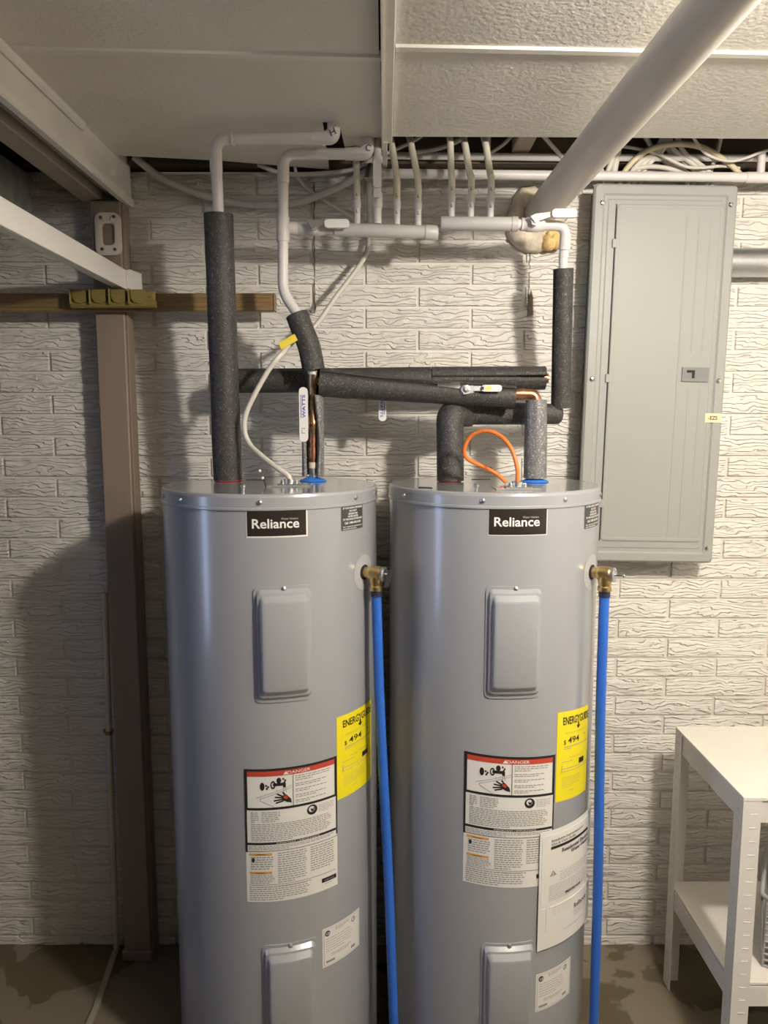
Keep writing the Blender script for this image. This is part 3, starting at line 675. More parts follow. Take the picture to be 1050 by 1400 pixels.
tt('ink', 'Reliance', .72, .745, .29, .013, bold=.015); p.para('lgrey', W_*.58, W_*.88, H_*.225, H_*.165, 4, seed=6, ink=.28); p.para('lgrey', W_*.4, W_*.95, H_*.115, H_*.10, 1, seed=7, ink=.4)
for r_ in ((.10, .105, .64, .86), (.10, .15, .64, .644), (.145, .15, .64, .66)): p.rect('lgrey', W_*r_[0], W_*r_[1], H_*(1-r_[3]), H_*(1-r_[2]))
p.done(pg)

# ------------------------------------------------------------------ pipework
def marks(parent, body, c, r, z, h=.016, az=0, m='ink'):
    p = Sheet(lambda u, v: V(c[0]+(r+.0006)*math.sin(R(az)+u/r), c[1]-(r+.0006)*math.cos(R(az)+u/r), z+v)); p.text(m, body, 0, 0, h=h, bold=.01); p.done(parent)
def collar(parent, a, c, r, m='pipe', nm='coupling', n=16): b = MB(); b.tube([a, c], r, n); return b.build(nm, m, parent)
# A: hot riser of the left heater
t = thing('hot_water_pipe', 'white pipe in thick black foam standing on the left heater, tallest sleeve', 'pipe', (-.425, 1.99, 1.556))
b = MB(); b.tube(fillet([(-.425, 1.99, 1.556), (-.418, 1.925, 2.24), (-.413, 1.885, 2.396), (-.122, 1.878, 2.396), (-.122, 1.893, 2.55)], .034), .0140, 16); b.build('pipe', 'pipe', t)
collar(t, (-.4155, 1.902, 2.325), (-.4138, 1.891, 2.372), .0156); collar(t, (-.372, 1.884, 2.396), (-.368, 1.884, 2.396), .0172); collar(t, (-.175, 1.879, 2.396), (-.150, 1.8785, 2.396), .0156)
el = MB(); el.tube(fillet([(-.150, 1.8787, 2.396), (-.122, 1.878, 2.396), (-.122, 1.879, 2.435)], .027), .0158, 16); e_ = el.build('elbow', 'pipe', t)
p = Sheet(lambda u, v: V(-.124+u, 1.8612, 2.404+v)); p.text('ink', 'H', 0, 0, h=.016, rot=25); p.done(e_)
fm = MB(); fm.tube(dense((-.4255, 1.99, 1.556), (-.418, 1.925, 2.231), 6), [.0385, .0392, .0375, .0375, .037, .0365, .037], 26); fm.build('foam_sleeve', 'foam', t)
# hot cross line behind
t = thing('hot_cross_pipe', 'long horizontal black foam sleeve behind, between tall sleeve and right riser', 'pipe', (.05, 2.06, 1.80))
b = MB(); half_round(b, dense((-.418, 2.062, 1.823), (-.195, 2.064, 1.825), 3), .0335, .018, (0, -.5, 1), 1.2); b.build('foam_sleeve', 'foam', t)
b = MB(); half_round(b, dense((-.193, 2.064, 1.825), (.13, 2.062, 1.829), 6), .0330, .018, (0, -.5, 1), .8); b.build('foam_sleeve', 'foam', t)
b = MB(); half_round(b, dense((.132, 2.062, 1.830), (.446, 2.06, 1.831), 6), .0322, .018, (0, -.95, .1), [1, 1, 1.5, 2, 3, 5, 6]); b.build('foam_sleeve', 'foam', t)
b = MB(); b.tube([(-.41, 2.062, 1.824), (.455, 2.06, 1.83)], .014, 12); b.build('pipe', 'copper', t)
b = MB(); b.box(-.012, .004, 2.026, 2.030, 1.722, 1.80); lv = b.build('lever_stem', 'silver', t)
b = MB(); b.prism(rrect(-.0105, .0105, -.080, 0, .0100, 5), (-.004, 2.0245, 1.792), (1,0,0), (0,0,1), .008); lv2 = b.build('valve_lever', 'plew', t)
p = Sheet(lambda u, v: V(-.004+u, 2.0158, 1.748+v)); p.text('inkblue', 'WATTS', -.0025, 0, width=.050, h=.0075, rot=-90, bold=.02); p.rect('inkblue', .004, .0055, -.018, .02, 1); p.done(lv2)
# C: riser at the right
t = thing('right_hot_riser', 'short black foam riser beside the breaker panel, below the white elbow', 'pipe', (.488, 2.05, 1.74))
b = MB(); b.tube([(.4725, 1.992, 2.155), (.4725, 1.992, 2.10), (.488, 2.05, 1.755)], .0120, 14); b.build('pipe', 'pipe', t)
b = MB(); half_round(b, dense((.4735, 1.994, 2.112), (.4905, 2.052, 1.750), 6), .0265, .0185, (-1, -.35, 0), [10, 9, 8, 6, 5, 5, 4]); b.build('foam_sleeve', 'foam', t)
# H2 hot loop
t = thing('right_hot_loop', 'thick black foam elbow pipe on the right heater, bending toward the panel', 'pipe', (.178, 1.97, 1.556))
b = MB(); pth = fillet([(.179, 1.968, 1.556), (.176, 1.975, 1.731), (.228, 2.052, 1.731)], .022)
b.tube([(.179, 1.968, 1.5525), (.1775, 1.972, 1.66)] + fillet([(.177, 1.973, 1.68), (.176, 1.975, 1.733), (.232, 2.040, 1.733)], .036, 8)[1:], .0365, 24); b.build('upright_sleeve', 'foam', t)
b = MB(); b.tube(dense((.196, 2.024, 1.7335), (.402, 2.048, 1.7325), 3), .0305, 22); b.build('level_sleeve', 'foam', t)
b = MB(); b.tube([(.404, 2.048, 1.7325), (.470, 2.055, 1.7320), (.487, 2.056, 1.7318), (.494, 2.0565, 1.7318)], [.0285, .0285, .0275, .020], 22); b.build('end_sleeve', 'foam', t)
# B: cold riser of left heater with tee
t = thing('cold_water_pipe', 'white pipe bending into black foam above the left heater, with valve lever', 'pipe', (-.193, 1.985, 1.556))
b = MB(); b.tube(fillet([(-.041, 1.975, 2.55), (-.041, 1.975, 2.3925), (-.2585, 1.975, 2.3925), (-.2655, 1.976, 2.045), (-.222, 1.968, 1.985), (-.195, 1.966, 1.90), (-.184, 1.970, 1.80)], .032), .0138, 16); b.build('pipe', 'pipe', t)
collar(t, (-.2600, 1.975, 2.32), (-.2590, 1.975, 2.362), .0155); collar(t, (-.100, 1.975, 2.3925), (-.072, 1.975, 2.3925), .0155)
e_ = MB().tube(fillet([(-.072, 1.975, 2.3925), (-.041, 1.975, 2.3925), (-.041, 1.975, 2.432)], .027), .0158, 16).build('elbow', 'pipe', t)
p = Sheet(lambda u, v: V(-.040+u, 1.9582, 2.402+v)); p.text('ink', 'C', 0, 0, h=.015, rot=-15); p.done(e_)
te = MB(); te.tube([(-.2630, 1.975, 2.175), (-.2618, 1.975, 2.238)], .0165, 16); te.tube([(-.2625, 1.978, 2.2115), (-.226, 1.984, 2.2115)], .0158, 16); te.build('tee', 'pipe', t)
b = MB(); half_round(b, spline([(-.229, 1.970, 1.990), (-.212, 1.967, 1.945), (-.197, 1.966, 1.905), (-.186, 1.968, 1.846)], 4), .0300, .0205, (-1, -.45, -.3), [6]*6+[8]*7); b.build('upper_foam', 'foam', t)
pts = dense((-.190, 1.975, 1.782), (-.1925, 1.985, 1.566), 8)
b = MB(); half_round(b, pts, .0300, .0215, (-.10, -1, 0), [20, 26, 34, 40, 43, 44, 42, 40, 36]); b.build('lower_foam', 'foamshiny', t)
b = MB(); b.tube([(-.1925, 1.985, 1.60), (-.1905, 1.978, 1.70)], .0108, 14); b.build('copper_pipe', 'copper', t)
for z0, z1, r_, m_ in ((1.612, 1.642, .0128, 'copper'), (1.655, 1.668, .0122, 'copper'), (1.556, 1.598, .0112, 'silver'), (1.586, 1.602, .0125, 'tube')):
    q = lambda z: V(-.1925+(z-1.566)*.0116, 1.985-(z-1.566)*.046, z); MB().tube([q(z0), q(z1)], r_, 14).build('fitting', m_, t)
q = lambda z: V(-.1925+(z-1.566)*.0116, 1.984-(z-1.566)*.05, z)
b = MB(); b.tube([q(1.676), q(1.690), q(1.692), q(1.715), q(1.718), q(1.745)], [.0125, .0135, .0155, .0155, .013, .013], 14); b.tube([q(1.704), q(1.704)+V(-.012, -.026, 0)], .0075, 10); b.tube([q(1.704)+V(-.012, -.026, 0), q(1.704)+V(-.0135, -.031, 0)], .0095, 6); vb = b.build('valve_body', 'bronze', t)
b = MB(); b.tube([q(1.745), (-.184, 1.970, 1.852)], .0145, 14); b.tube([(-.186, 1.972, 1.800), (-.1845, 1.970, 1.835)], .0185, 14); b.tube([(-.186, 1.9705, 1.818), (-.150, 1.9695, 1.816)], .0165, 14); b.build('copper_tee', 'bronze', t)
b = MB(); b.box(-.2105, -.1965, 1.938, 1.942, 1.690, 1.726); b.build('lever_stem', 'bronze', t)
b = MB(); b.prism(rrect(-.0112, .0112, 0, .142, .0108, 5), (-.2105, 1.938, 1.658), (1,0,0), (0,0,1), .0095); lv = b.build('valve_lever', 'plew', t)
p = Sheet(lambda u, v: V(-.2105+u, 1.9278, 1.740+v)); p.text('inkblue', 'WATTS', .001, .010, width=.060, h=.0085, rot=90, bold=.02); p.rect('inkblue', -.007, -.0055, -.02, .04, 1); p.rect('grey', -.005, .004, -.048, -.046, 1); p.rect('grey', -.005, .004, -.060, -.058, 1); p.rect('grey', -.005, -.0035, -.06, -.05, 1); p.done(lv)
# cold cross line, split foam with silver valve
t = thing('cold_cross_pipe', 'horizontal black split foam sleeve in front, with silver valve and copper elbow', 'pipe', (.1, 1.97, 1.76))
pts = dense((-.168, 1.9685, 1.815), (-.05, 1.966, 1.803), 3)+dense((.0, 1.965, 1.799), (.346, 1.958, 1.776), 9)
hf = [2, 2, 3, 4, 6, 9, 12, 15, 19, 24, 20, 12, 7, 4]
ro = [.0385, .0375, .036, .0345, .033, .0325, .032, .0315, .031, .0305, .030, .0295, .029, .0285]
b = MB(); half_round(b, pts, ro, .027, (0, -.72, .70), hf); b.build('foam_sleeve', 'foam', t)
b = MB(); b.tube([(-.165, 1.9685, 1.815), (.10, 1.962, 1.793), (.346, 1.957, 1.779)], .0135, 12); b.build('pipe', 'silver', t)
b = MB(); b.tube([(.14, 1.952, 1.797), (.172, 1.951, 1.796), (.176, 1.951, 1.796), (.20, 1.950, 1.796)], [.0145, .0155, .0170, .0170], 14); b.build('nipple', 'silver', t)
vb = MB(); vb.box(.199, .236, 1.925, 1.952, 1.781, 1.805, .004); vb.lathe([(.0095, 0), (.0095, .006), (.005, .007), (.005, .010), (0, .010)], (.2135, 1.926, 1.795), (0,-1,0), 12); vb.prism([(.232, .008), (.206, .008), (.200, -.002), (.208, -.014), (.220, -.012), (.236, -.004)][::-1], (0, 1.9245, 1.795), (1,0,0), (0,0,1), .003); vb.build('valve_body', 'silver', t)
b = MB(); b.box(.230, .262, 1.921, 1.9245, 1.789, 1.803, .001); b.prism(rrect(.252, .305, -.0085, .0085, .0075, 4), (0, 1.9245, 1.7965), (1,0,0), (0,0,1), .009); lv = b.build('valve_lever', 'silver', t)
p = Sheet(lambda u, v: V(.270+u, 1.9150, 1.7965+v)); p.poly('ytag', [(-.010, 0), (0, -.006), (.010, 0), (0, .006)]); p.rect('plew', .012, .030, -.0012, .0012, 1); p.rect('ink', -.018, -.012, -.004, .004, 1); p.done(lv, {'ytag': 'yellow_mark', 'ink': 'black_mark', 'plew': 'white_mark'})
b = MB(); b.tube(fillet([(.345, 1.957, 1.783), (.402, 1.955, 1.783), (.4025, 1.955, 1.745)], .028), .0132, 16); b.tube([(.352, 1.957, 1.783), (.372, 1.956, 1.783)], .0152, 16); b.build('copper_elbow', 'copper', t)
t = thing('right_cold_sleeve', 'shiny black foam sleeve with glare painted in above the blue ring on the right heater', 'pipe', (.404, 1.957, 1.56))
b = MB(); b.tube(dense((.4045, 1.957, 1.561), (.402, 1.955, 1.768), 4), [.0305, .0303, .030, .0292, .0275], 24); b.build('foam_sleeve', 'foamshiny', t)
b = MB(); b.tube([(.404, 1.957, 1.553), (.402, 1.955, 1.774)], .0130, 14); b.build('pipe', 'copper', t)

# manifolds
def valve(t, c, ax, m='greyp', L=.06):
    c = Vector(c); ax = Vector(ax).normalized(); b = MB(); b.tube([c-ax*L/2, c-ax*L*.28, c-ax*L*.26, c+ax*L*.26, c+ax*L*.28, c+ax*L/2], [.0165, .0165, .0185, .0185, .0165, .0165], 14)
    b.lathe([(.010, 0), (.010, .030)], c, (0,-1,0), 12); b.lathe([(.0115, .030), (.0115, .035), (.006, .036), (.006, .040), (0, .040)], c, (0,-1,0), 6); return b.build('valve_body', m, t)
t = thing('left_manifold', 'grey manifold pipe on the left with white valve lever and end cap', 'manifold', (-.05, 1.985, 2.2))
b = MB(); b.tube([(-.226, 1.985, 2.2115), (-.110, 1.985, 2.2085)], .0135, 16); b.build('inlet_pipe', 'greyp', t)
collar(t, (-.226, 1.985, 2.2115), (-.212, 1.985, 2.211), .0158, 'greyp')
b = MB(); b.tube([(-.128, 1.985, 2.2085), (.112, 1.985, 2.2015)], .0170, 18); b.build('pipe', 'greyp', t)
b = MB(); b.tube([(.108, 1.985, 2.2016), (.138, 1.985, 2.2007), (.141, 1.985, 2.2007)], [.0188, .0188, .0168], 18); b.build('end_cap', 'greyp', t)
valve(t, (-.182, 1.985, 2.2105), (1, 0, -.02))
b = MB(); b.prism([(0, -.012), (.030, .002), (.030, .012), (-.012, .010)], (-.184, 1.9475, 2.2105), (1,0,0), (0,0,1), .003); b.build('lever_stem', 'silver', t)
b = MB(); b.prism(rrect(0, .064, -.0105, .0105, .0085, 4), (-.152, 1.9505, 2.2125), (1,0,0), (0,0,1), .011); b.build('valve_lever', 'plew', t)
t2 = thing('right_manifold', 'grey manifold pipe on the right ending in white valve lever and elbow', 'manifold', (.3, 1.97, 2.2))
b = MB(); b.tube([(.147, 1.97, 2.2205), (.15, 1.97, 2.2205), (.335, 1.97, 2.2185)], [.0160, .0174, .0174], 18); b.build('pipe', 'greyp', t2)
b = MB(); b.tube(fillet([(.330, 1.97, 2.2185), (.4725, 1.975, 2.2145), (.4725, 1.991, 2.14)], .026), .0130, 16); b.build('elbow_pipe', 'pipe', t2)
collar(t2, (.4725, 1.9765, 2.196), (.4725, 1.985, 2.158), .0148, 'pipe'); collar(t2, (.330, 1.97, 2.2186), (.345, 1.97, 2.2182), .0190, 'greyp')
valve(t2, (.385, 1.971, 2.217), (1, .02, -.02), 'pipe')
b = MB(); b.prism([(0, -.008), (.048, .008), (.048, .018), (.0, .012), (-.012, .006)], (.383, 1.9325, 2.221), (1,0,0), (0,0,1), .003); b.build('lever_stem', 'pipe', t2)
b = MB(); b.prism(rrect(0, .062, -.0105, .0105, .0085, 4), (.424, 1.9325, 2.2325), (1,0,0), (0,0,1), .012); b.build('valve_lever', 'plew', t2)
def riser(name, label, x0, y0, z0, xs, top, group, par):
    """nipple on the manifold (part of it) and the plastic tube that leaves it"""
    b = MB(); b.tube([(x0, y0, z0), (x0+xs*.4, y0, z0+.052)], .0086, 12); nip = b.build('nipple', 'pipe', par)
    marks(nip, 'L', (x0, y0), .0086, z0+.030, .008)
    t = thing(name, label, 'tube', (x0+xs*.4, y0, z0+.048), group)
    pts = spline([(x0+xs*.4, y0, z0+.048), (x0+xs*.8, y0+.002, z0+.10)] + top, 6)
    b = MB(); b.tube(pts, .0088, 12); tb = b.build('hose', 'tube' if xs < .5 else 'pipe', t)
    b = MB(); b.tube([(x0+xs*.35, y0, z0+.040), (x0+xs*.45, y0, z0+.060)], .0104, 12); rg = b.build('crimp_ring', 'pipe', t)
    marks(tb, 'L', (x0+xs*.5, y0), .0093, z0+.072, .008); return t
G = 'water tubes rising from the manifolds'
riser('supply_tube', 'cream water tube at the left end of the left manifold, nearest its lever', -.070, 1.985, 2.222, 0, [(-.071, 2.0, 2.34), (-.074, 2.03, 2.42), (-.076, 2.10, 2.50)], G, t)
riser('supply_tube', 'cream water tube on the left manifold, just right of the upright white valve', .034, 1.985, 2.220, 0, [(.032, 1.99, 2.345), (.022, 2.015, 2.42), (.008, 2.06, 2.50)], G, t)
riser('supply_tube', 'cream water tube on the left manifold, last before its end cap', .089, 1.985, 2.218, 0, [(.086, 1.99, 2.345), (.073, 2.015, 2.42), (.060, 2.06, 2.50)], G, t)
riser('supply_tube', 'white water tube at the left end of the right manifold', .174, 1.97, 2.232, .001, [(.174, 1.985, 2.35), (.173, 2.01, 2.43), (.170, 2.06, 2.52)], G, t2)
riser('supply_tube', 'white water tube in the middle of the right manifold, leaning left', .224, 1.97, 2.232, .001, [(.221, 1.985, 2.35), (.213, 2.01, 2.42), (.205, 2.07, 2.50)], G, t2)
riser('supply_tube', 'white water tube on the right manifold nearest the vent pipe', .275, 1.97, 2.231, .001, [(.274, 1.985, 2.35), (.266, 2.01, 2.425), (.256, 2.07, 2.51)], G, t2)
b = MB(); b.tube([(-.017, 1.985, 2.222), (-.017, 1.985, 2.275)], .0108, 12); b.tube([(-.017, 1.985, 2.275), (-.017, 1.987, 2.40), (-.017, 2.0, 2.55)], .0105, 12); b.tube([(-.017, 1.985, 2.262), (-.017, 1.985, 2.300)], .0140, 12); b.tube([(-.017, 1.987, 2.375), (-.017, 1.987, 2.390)], .0140, 12); b.build('valve_riser', 'pipe', t)
b = MB(); b.lathe([(.008, 0), (.008, .024), (.010, .024), (.010, .030), (0, .030)], (-.017, 1.985, 2.290), (0,-1,0), 8); b.build('riser_valve', 'silver', t)
b = MB(); b.prism(rrect(-.0105, .0105, 0, .070, .007, 4), (-.017, 1.957, 2.302), (1,0,0), (0,0,1), .010); b.prism([(-.009, -.012), (.009, -.012), (.0085, .012), (-.0085, .012)], (-.017, 1.9565, 2.292), (1,0,0), (0,0,1), .004); b.build('riser_lever', 'plew', t)

# pipes along the wall top
t = thing('upper_wall_pipe', 'thin white pipe along the wall top, higher of the two', 'pipe', (.3, 2.17, 2.44))
b = MB(); b.tube([(-.03, 2.17, 2.456), (.56, 2.17, 2.450), (1.2, 2.17, 2.449)], .0100, 14); b.build('pipe', 'pipe', t)
b = MB(); b.tube([(.290, 2.166, 2.44), (.290, 2.13, 2.55)], .0085, 10); b.build('branch', 'pipe', t)
t = thing('lower_wall_pipe', 'thicker white pipe along the wall top, passing just above the breaker panel', 'pipe', (.5, 2.13, 2.37))
b = MB(); b.tube([(-.03, 2.135, 2.3965), (.55, 2.133, 2.3895), (1.5, 2.13, 2.3795)], .0130, 16); b.build('pipe', 'pipe', t)
b = MB(); b.tube([(1.005, 2.1312, 2.3846), (1.30, 2.13, 2.3817)], .0146, 16); b.tube([(1.046, 2.131, 2.385), (1.046, 2.131, 2.452)], .0105, 14); b.build('tee', 'pipe', t)
b = MB(); b.tube([(-.052, 2.135, 2.397), (.0, 2.135, 2.396)], .0175, 16); b.tube([(-.036, 2.12, 2.372), (-.024, 2.12, 2.41)], .022, 10); b.build('end_fitting', 'silver', t)

# vent pipe with sprayed foam
t = thing('vent_pipe', 'large off-white plastic vent pipe coming from the wall toward the viewer', 'pipe', (.46, 1.7, 2.25))
b = MB(); b.tube(dense((.4495, 2.20, 2.308), (.489, 1.148, 2.319), 6)+[V(.540, -.2, 2.333)], .0445, 40); b.build('pipe', 'pvc', t)
b = MB(); k = 0; n, m = 30, 10
for i in range(n):
    a = 2*math.pi*i/n; rd = random.Random(i*7)
    bulge = 1+.16*math.sin(3*a+1)+.14*math.sin(7*a)+rd.uniform(-.22, .26); big = 1.0+.25*max(0, -math.sin(a))
    for j in range(m):
        q = 2*math.pi*j/m; rr = .060*(1+.05*math.sin(2*a)) + .026*bulge*big*math.cos(q); yy = WALL-.012-.026*bulge*math.sin(q)*(1 if math.sin(q) > 0 else .5)
        b.v.append(V(.441+rr*math.cos(a)*1.0, yy, 2.297+rr*math.sin(a)*1.02))
for i in range(n):
    for j in range(m): b.face((i*m+j, i*m+(j+1) % m, ((i+1) % n)*m+(j+1) % m, ((i+1) % n)*m+j), True)
tag(b.build('spray_foam', 'spray'), 'lumpy yellowed spray foam sealing the vent pipe into the wall', 'sealant')
b = MB()
for i in range(7): rd = random.Random(i); b.sphere((.475+.018*math.cos(i)+i*.004, WALL-.035, 2.232+.014*math.sin(i*2.1)), .016+rd.uniform(-.004, .005), 10, 6)
fo = bpy.data.objects['spray_foam']; b.build('foam_blob', mat('raw_yellow_foam', (.74, .52, .22), .85, var=.35, vs=50, bump=.5, bs=90), fo)

# ------------------------------------------------------------------ cables
def cable(name, label, pts, r, m='cable', k=8, n=10, group=None):
    b = MB(); b.tube(spline(pts, k), r, n); return tag(b.build(name, m), label, 'cable', group)
cb = cable('power_cable', 'cream power cable rising from the left heater lid behind the foam, yellow tag', [(-.236, 1.837, 1.563), (-.245, 1.842, 1.578), (-.275, 1.858, 1.596), (-.322, 1.895, 1.628), (-.352, 1.925, 1.652), (-.366, 1.930, 1.690), (-.357, 1.930, 1.742), (-.304, 1.925, 1.836), (-.268, 1.93, 1.882), (-.240, 2.01, 1.928), (-.191, 2.055, 1.969), (-.133, 2.10, 2.058), (-.082, 2.13, 2.130), (-.052, 2.16, 2.185), (-.043, 2.19, 2.245), (-.042, 2.19, 2.36), (-.038, 2.16, 2.48)], .0068)
b = MB(); b.prism([(0, 0), (.042, .024), (.034, .040), (-.008, .016)], (-.263, 1.915, 1.894), (1,0,0), (0,0,1), .0012); b.build('tag', 'ytag', cb)
cable('orange_cable', 'orange cable looped up from the right heater lid', [(.321, 1.755, 1.560), (.320, 1.757, 1.60), (.307, 1.768, 1.645), (.283, 1.79, 1.676), (.248, 1.81, 1.688), (.215, 1.83, 1.673), (.201, 1.84, 1.640), (.212, 1.85, 1.617), (.250, 1.865, 1.598), (.285, 1.875, 1.580), (.315, 1.885, 1.556)], .0052, 'orange')
cable('thick_wall_cable', 'thick grey-white cable sagging along the wall from the left corner', [(-.705, 2.17, 2.452), (-.640, 2.178, 2.403), (-.57, 2.187, 2.372), (-.501, 2.192, 2.351), (-.386, 2.195, 2.331), (-.261, 2.195, 2.334), (-.156, 2.19, 2.366), (-.09, 2.175, 2.392), (-.045, 2.15, 2.408)], .0105, 'greyp')
cable('thin_wall_cable', 'thin light cable running level under the ceiling panel edge', [(-.36, 2.195, 2.44), (-.30, 2.195, 2.418), (-.24, 2.195, 2.413), (-.156, 2.185, 2.414), (-.09, 2.17, 2.419), (-.03, 2.15, 2.44)], .0065, 'cable')
cable('short_wall_cable', 'short light cable curling down between the two white pipes', [(-.258, 2.195, 2.45), (-.250, 2.198, 2.412), (-.236, 2.205, 2.394), (-.204, 2.208, 2.366), (-.15, 2.208, 2.333), (-.088, 2.209, 2.296)], .0045, 'cable')
GC = 'house wiring above the breaker panel'
for lab, pts, r_, m_ in (
 ('yellowed cable arching over the wires above the breaker panel', [(.665, 2.165, 2.35), (.672, 2.165, 2.40), (.715, 2.15, 2.450), (.765, 2.14, 2.470), (.83, 2.135, 2.474), (.89, 2.135, 2.462), (.95, 2.14, 2.432), (.995, 2.15, 2.402), (1.02, 2.18, 2.39)], .0068, 'ycable'),
 ('thin white wire dipping low near the right end above the breaker panel', [(.83, 2.10, 2.50), (.853, 2.105, 2.468), (.885, 2.112, 2.440), (.93, 2.115, 2.425), (.965, 2.115, 2.423), (1.0, 2.115, 2.432), (1.06, 2.115, 2.452), (1.2, 2.12, 2.47)], .0035, 'cable'),
 ('thin white wire crossing the others slantwise above the breaker panel', [(.655, 2.16, 2.478), (.70, 2.155, 2.470), (.76, 2.15, 2.455), (.80, 2.145, 2.435), (.845, 2.145, 2.417), (.89, 2.145, 2.415), (.95, 2.15, 2.421), (1.0, 2.16, 2.418)], .0040, 'cable'),
 ('pair of white cables slanting left, inner one', [(.690, 2.168, 2.34), (.695, 2.168, 2.40), (.720, 2.165, 2.435), (.765, 2.16, 2.470), (.80, 2.15, 2.56)], .0062, 'cable'),
 ('pair of white cables slanting left, outer one', [(.705, 2.172, 2.34), (.712, 2.172, 2.40), (.738, 2.168, 2.438), (.775, 2.163, 2.470), (.82, 2.15, 2.56)], .0062, 'cable'),
 ('white cable slanting down to the right, topmost of three above the panel', [(.78, 2.15, 2.56), (.81, 2.165, 2.475), (.86, 2.168, 2.440), (.905, 2.17, 2.405), (.915, 2.17, 2.34)], .0070, 'cable'),
 ('white cable slanting down to the right, middle of three above the panel', [(.77, 2.16, 2.56), (.80, 2.175, 2.478), (.845, 2.178, 2.448), (.89, 2.18, 2.408), (.90, 2.18, 2.34)], .0070, 'cable'),
 ('white cable slanting down to the right, lowest of three above the panel', [(.72, 2.16, 2.52), (.77, 2.172, 2.460), (.82, 2.175, 2.428), (.87, 2.178, 2.402), (.88, 2.178, 2.34)], .0062, 'cable'),
 ('nearly level white cable lying low above the breaker panel', [(.70, 2.168, 2.418), (.745, 2.165, 2.424), (.79, 2.162, 2.420), (.83, 2.165, 2.410), (.855, 2.168, 2.395), (.86, 2.17, 2.34)], .0060, 'cable'),
 ('upright white cable beside the vent pipe, left one', [(.625, 2.175, 2.36), (.632, 2.172, 2.41), (.645, 2.165, 2.46), (.65, 2.15, 2.58)], .0065, 'cable'),
 ('upright white cable beside the vent pipe, right one', [(.648, 2.178, 2.36), (.652, 2.175, 2.42), (.657, 2.165, 2.47), (.66, 2.15, 2.58)], .0095, 'cable'),
 ('white cable slanting left, third in the fan above the breaker panel', [(.722, 2.176, 2.34), (.730, 2.176, 2.40), (.752, 2.172, 2.436), (.785, 2.166, 2.470), (.83, 2.15, 2.56)], .0058, 'cable'),
 ('white cable slanting right, last in the fan above the breaker panel', [(.80, 2.15, 2.56), (.835, 2.160, 2.470), (.88, 2.163, 2.436), (.922, 2.166, 2.402), (.930, 2.168, 2.34)], .0062, 'cable'),
 ('low grey cable lying behind the wires above the breaker panel', [(.66, 2.19, 2.41), (.74, 2.19, 2.415), (.82, 2.19, 2.412), (.88, 2.19, 2.405), (.95, 2.195, 2.40)], .0085, 'pipe'),
 ('short upright cable behind the wires at the right', [(.925, 2.185, 2.40), (.932, 2.18, 2.43), (.942, 2.17, 2.475), (.95, 2.15, 2.56)], .0055, 'cable'),
 ('short slanting cable just left of the upright pair', [(.600, 2.16, 2.43), (.617, 2.168, 2.412), (.632, 2.172, 2.392), (.64, 2.175, 2.36)], .0050, 'cable'),
 ('thin grey wire crossing the gap above the left manifold tubes', [(-.0, 2.10, 2.435), (.05, 2.09, 2.452), (.10, 2.08, 2.475), (.16, 2.07, 2.53)], .0045, 'greyp'),
 ('grey wire curving across the gap above the right manifold', [(.08, 2.13, 2.45), (.15, 2.12, 2.457), (.21, 2.10, 2.474), (.27, 2.09, 2.52)], .0055, 'greyp'),
 ('pale wire in the gap just left of the vent pipe', [(.30, 2.16, 2.46), (.335, 2.14, 2.478), (.37, 2.12, 2.51)], .0045, 'cable'),
 ('pale wire in the gap right above the vent pipe foot', [(.41, 2.12, 2.52), (.46, 2.14, 2.478), (.50, 2.16, 2.448), (.52, 2.18, 2.43)], .0050, 'cable')):
    cable('house_wire', lab, pts, r_*1.15, m_, 6, 8, GC)
MB().box(.36, .41, 1.98, 2.18, 2.465, 2.56, .003).build('blocking', 'plate', ceil)

# ------------------------------------------------------------------ breaker panel (local: x right, y toward the wall, z up)
t = thing('breaker_panel', 'grey steel electrical breaker panel with hinged door on the brick wall', 'electrical panel', (.776, WALL-.001, 1.832), rot=(0, R(.85), 0))
b = MB(); b.box(-.183, .183, -.085, 0, -.515, .528, .003); b.build('box', 'panelbox', t, local=True)
for x in (-.12, .0, .1): MB().lathe([(.022, 0), (.022, .008), (.012, .008)], (x, -.045, .528), (0,0,1), 16).build('conduit_nut', 'galv', t, local=True)
b = MB(); prof = [(0, .085), (0, .094), (.005, .0985), (.026, .0985), (.031, .0945), (.040, .0945), (.043, .0962)]
pr = None
for d, h in prof:
    o_ = rrect(-.1995+d, .1995-d, -.532+d, .532-d, max(.002, .010-d*.2), 3); rg = [len(b.v)+i for i in range(len(o_))]; b.v += [V(x, -h, z) for x, z in o_]
    if pr:
        for i in range(len(o_)): j = (i+1) % len(o_); b.face((pr[i], pr[j], rg[j], rg[i]))
    pr = rg
b.face(pr); b.box(-.1995, .1995, -.085, -.083, -.532, .532); b.build('cover', 'panel', t, local=True)
b = MB(); pr = None
for d, h in ((0, .0962), (0, .0985), (.003, .0995), (.009, .0995), (.0105, .0988)):
    o_ = rrect(-.134+d, .164-d, -.470+d, .478-d, max(.002, .012-d*.5), 3); rg = [len(b.v)+i for i in range(len(o_))]; b.v += [V(x, -h, z) for x, z in o_]
    if pr:
        for i in range(len(o_)): j = (i+1) % len(o_); b.face((pr[i], pr[j], rg[j], rg[i]))
    pr = rg
b.face(pr); door = b.build('door', 'panel', t, local=True)
b = MB(); b.box(-.1375, -.1345, -.0968, -.0955, -.470, .478); b.build('door_gap', 'gap', t, local=True)
for x, z0, z1 in ((.062, -.452, .448), (.096, .075, .448), (.096, -.452, -.03), (.128, .075, .448), (.128, -.30, -.03)):
    b = MB(); b.prism([(-.003, 0), (.0, .0012), (.003, 0)], (x, -.0988, z1), (1,0,0), (0,-1,0), z1-z0)
    b.build('door_rib', 'panel', door, local=True)
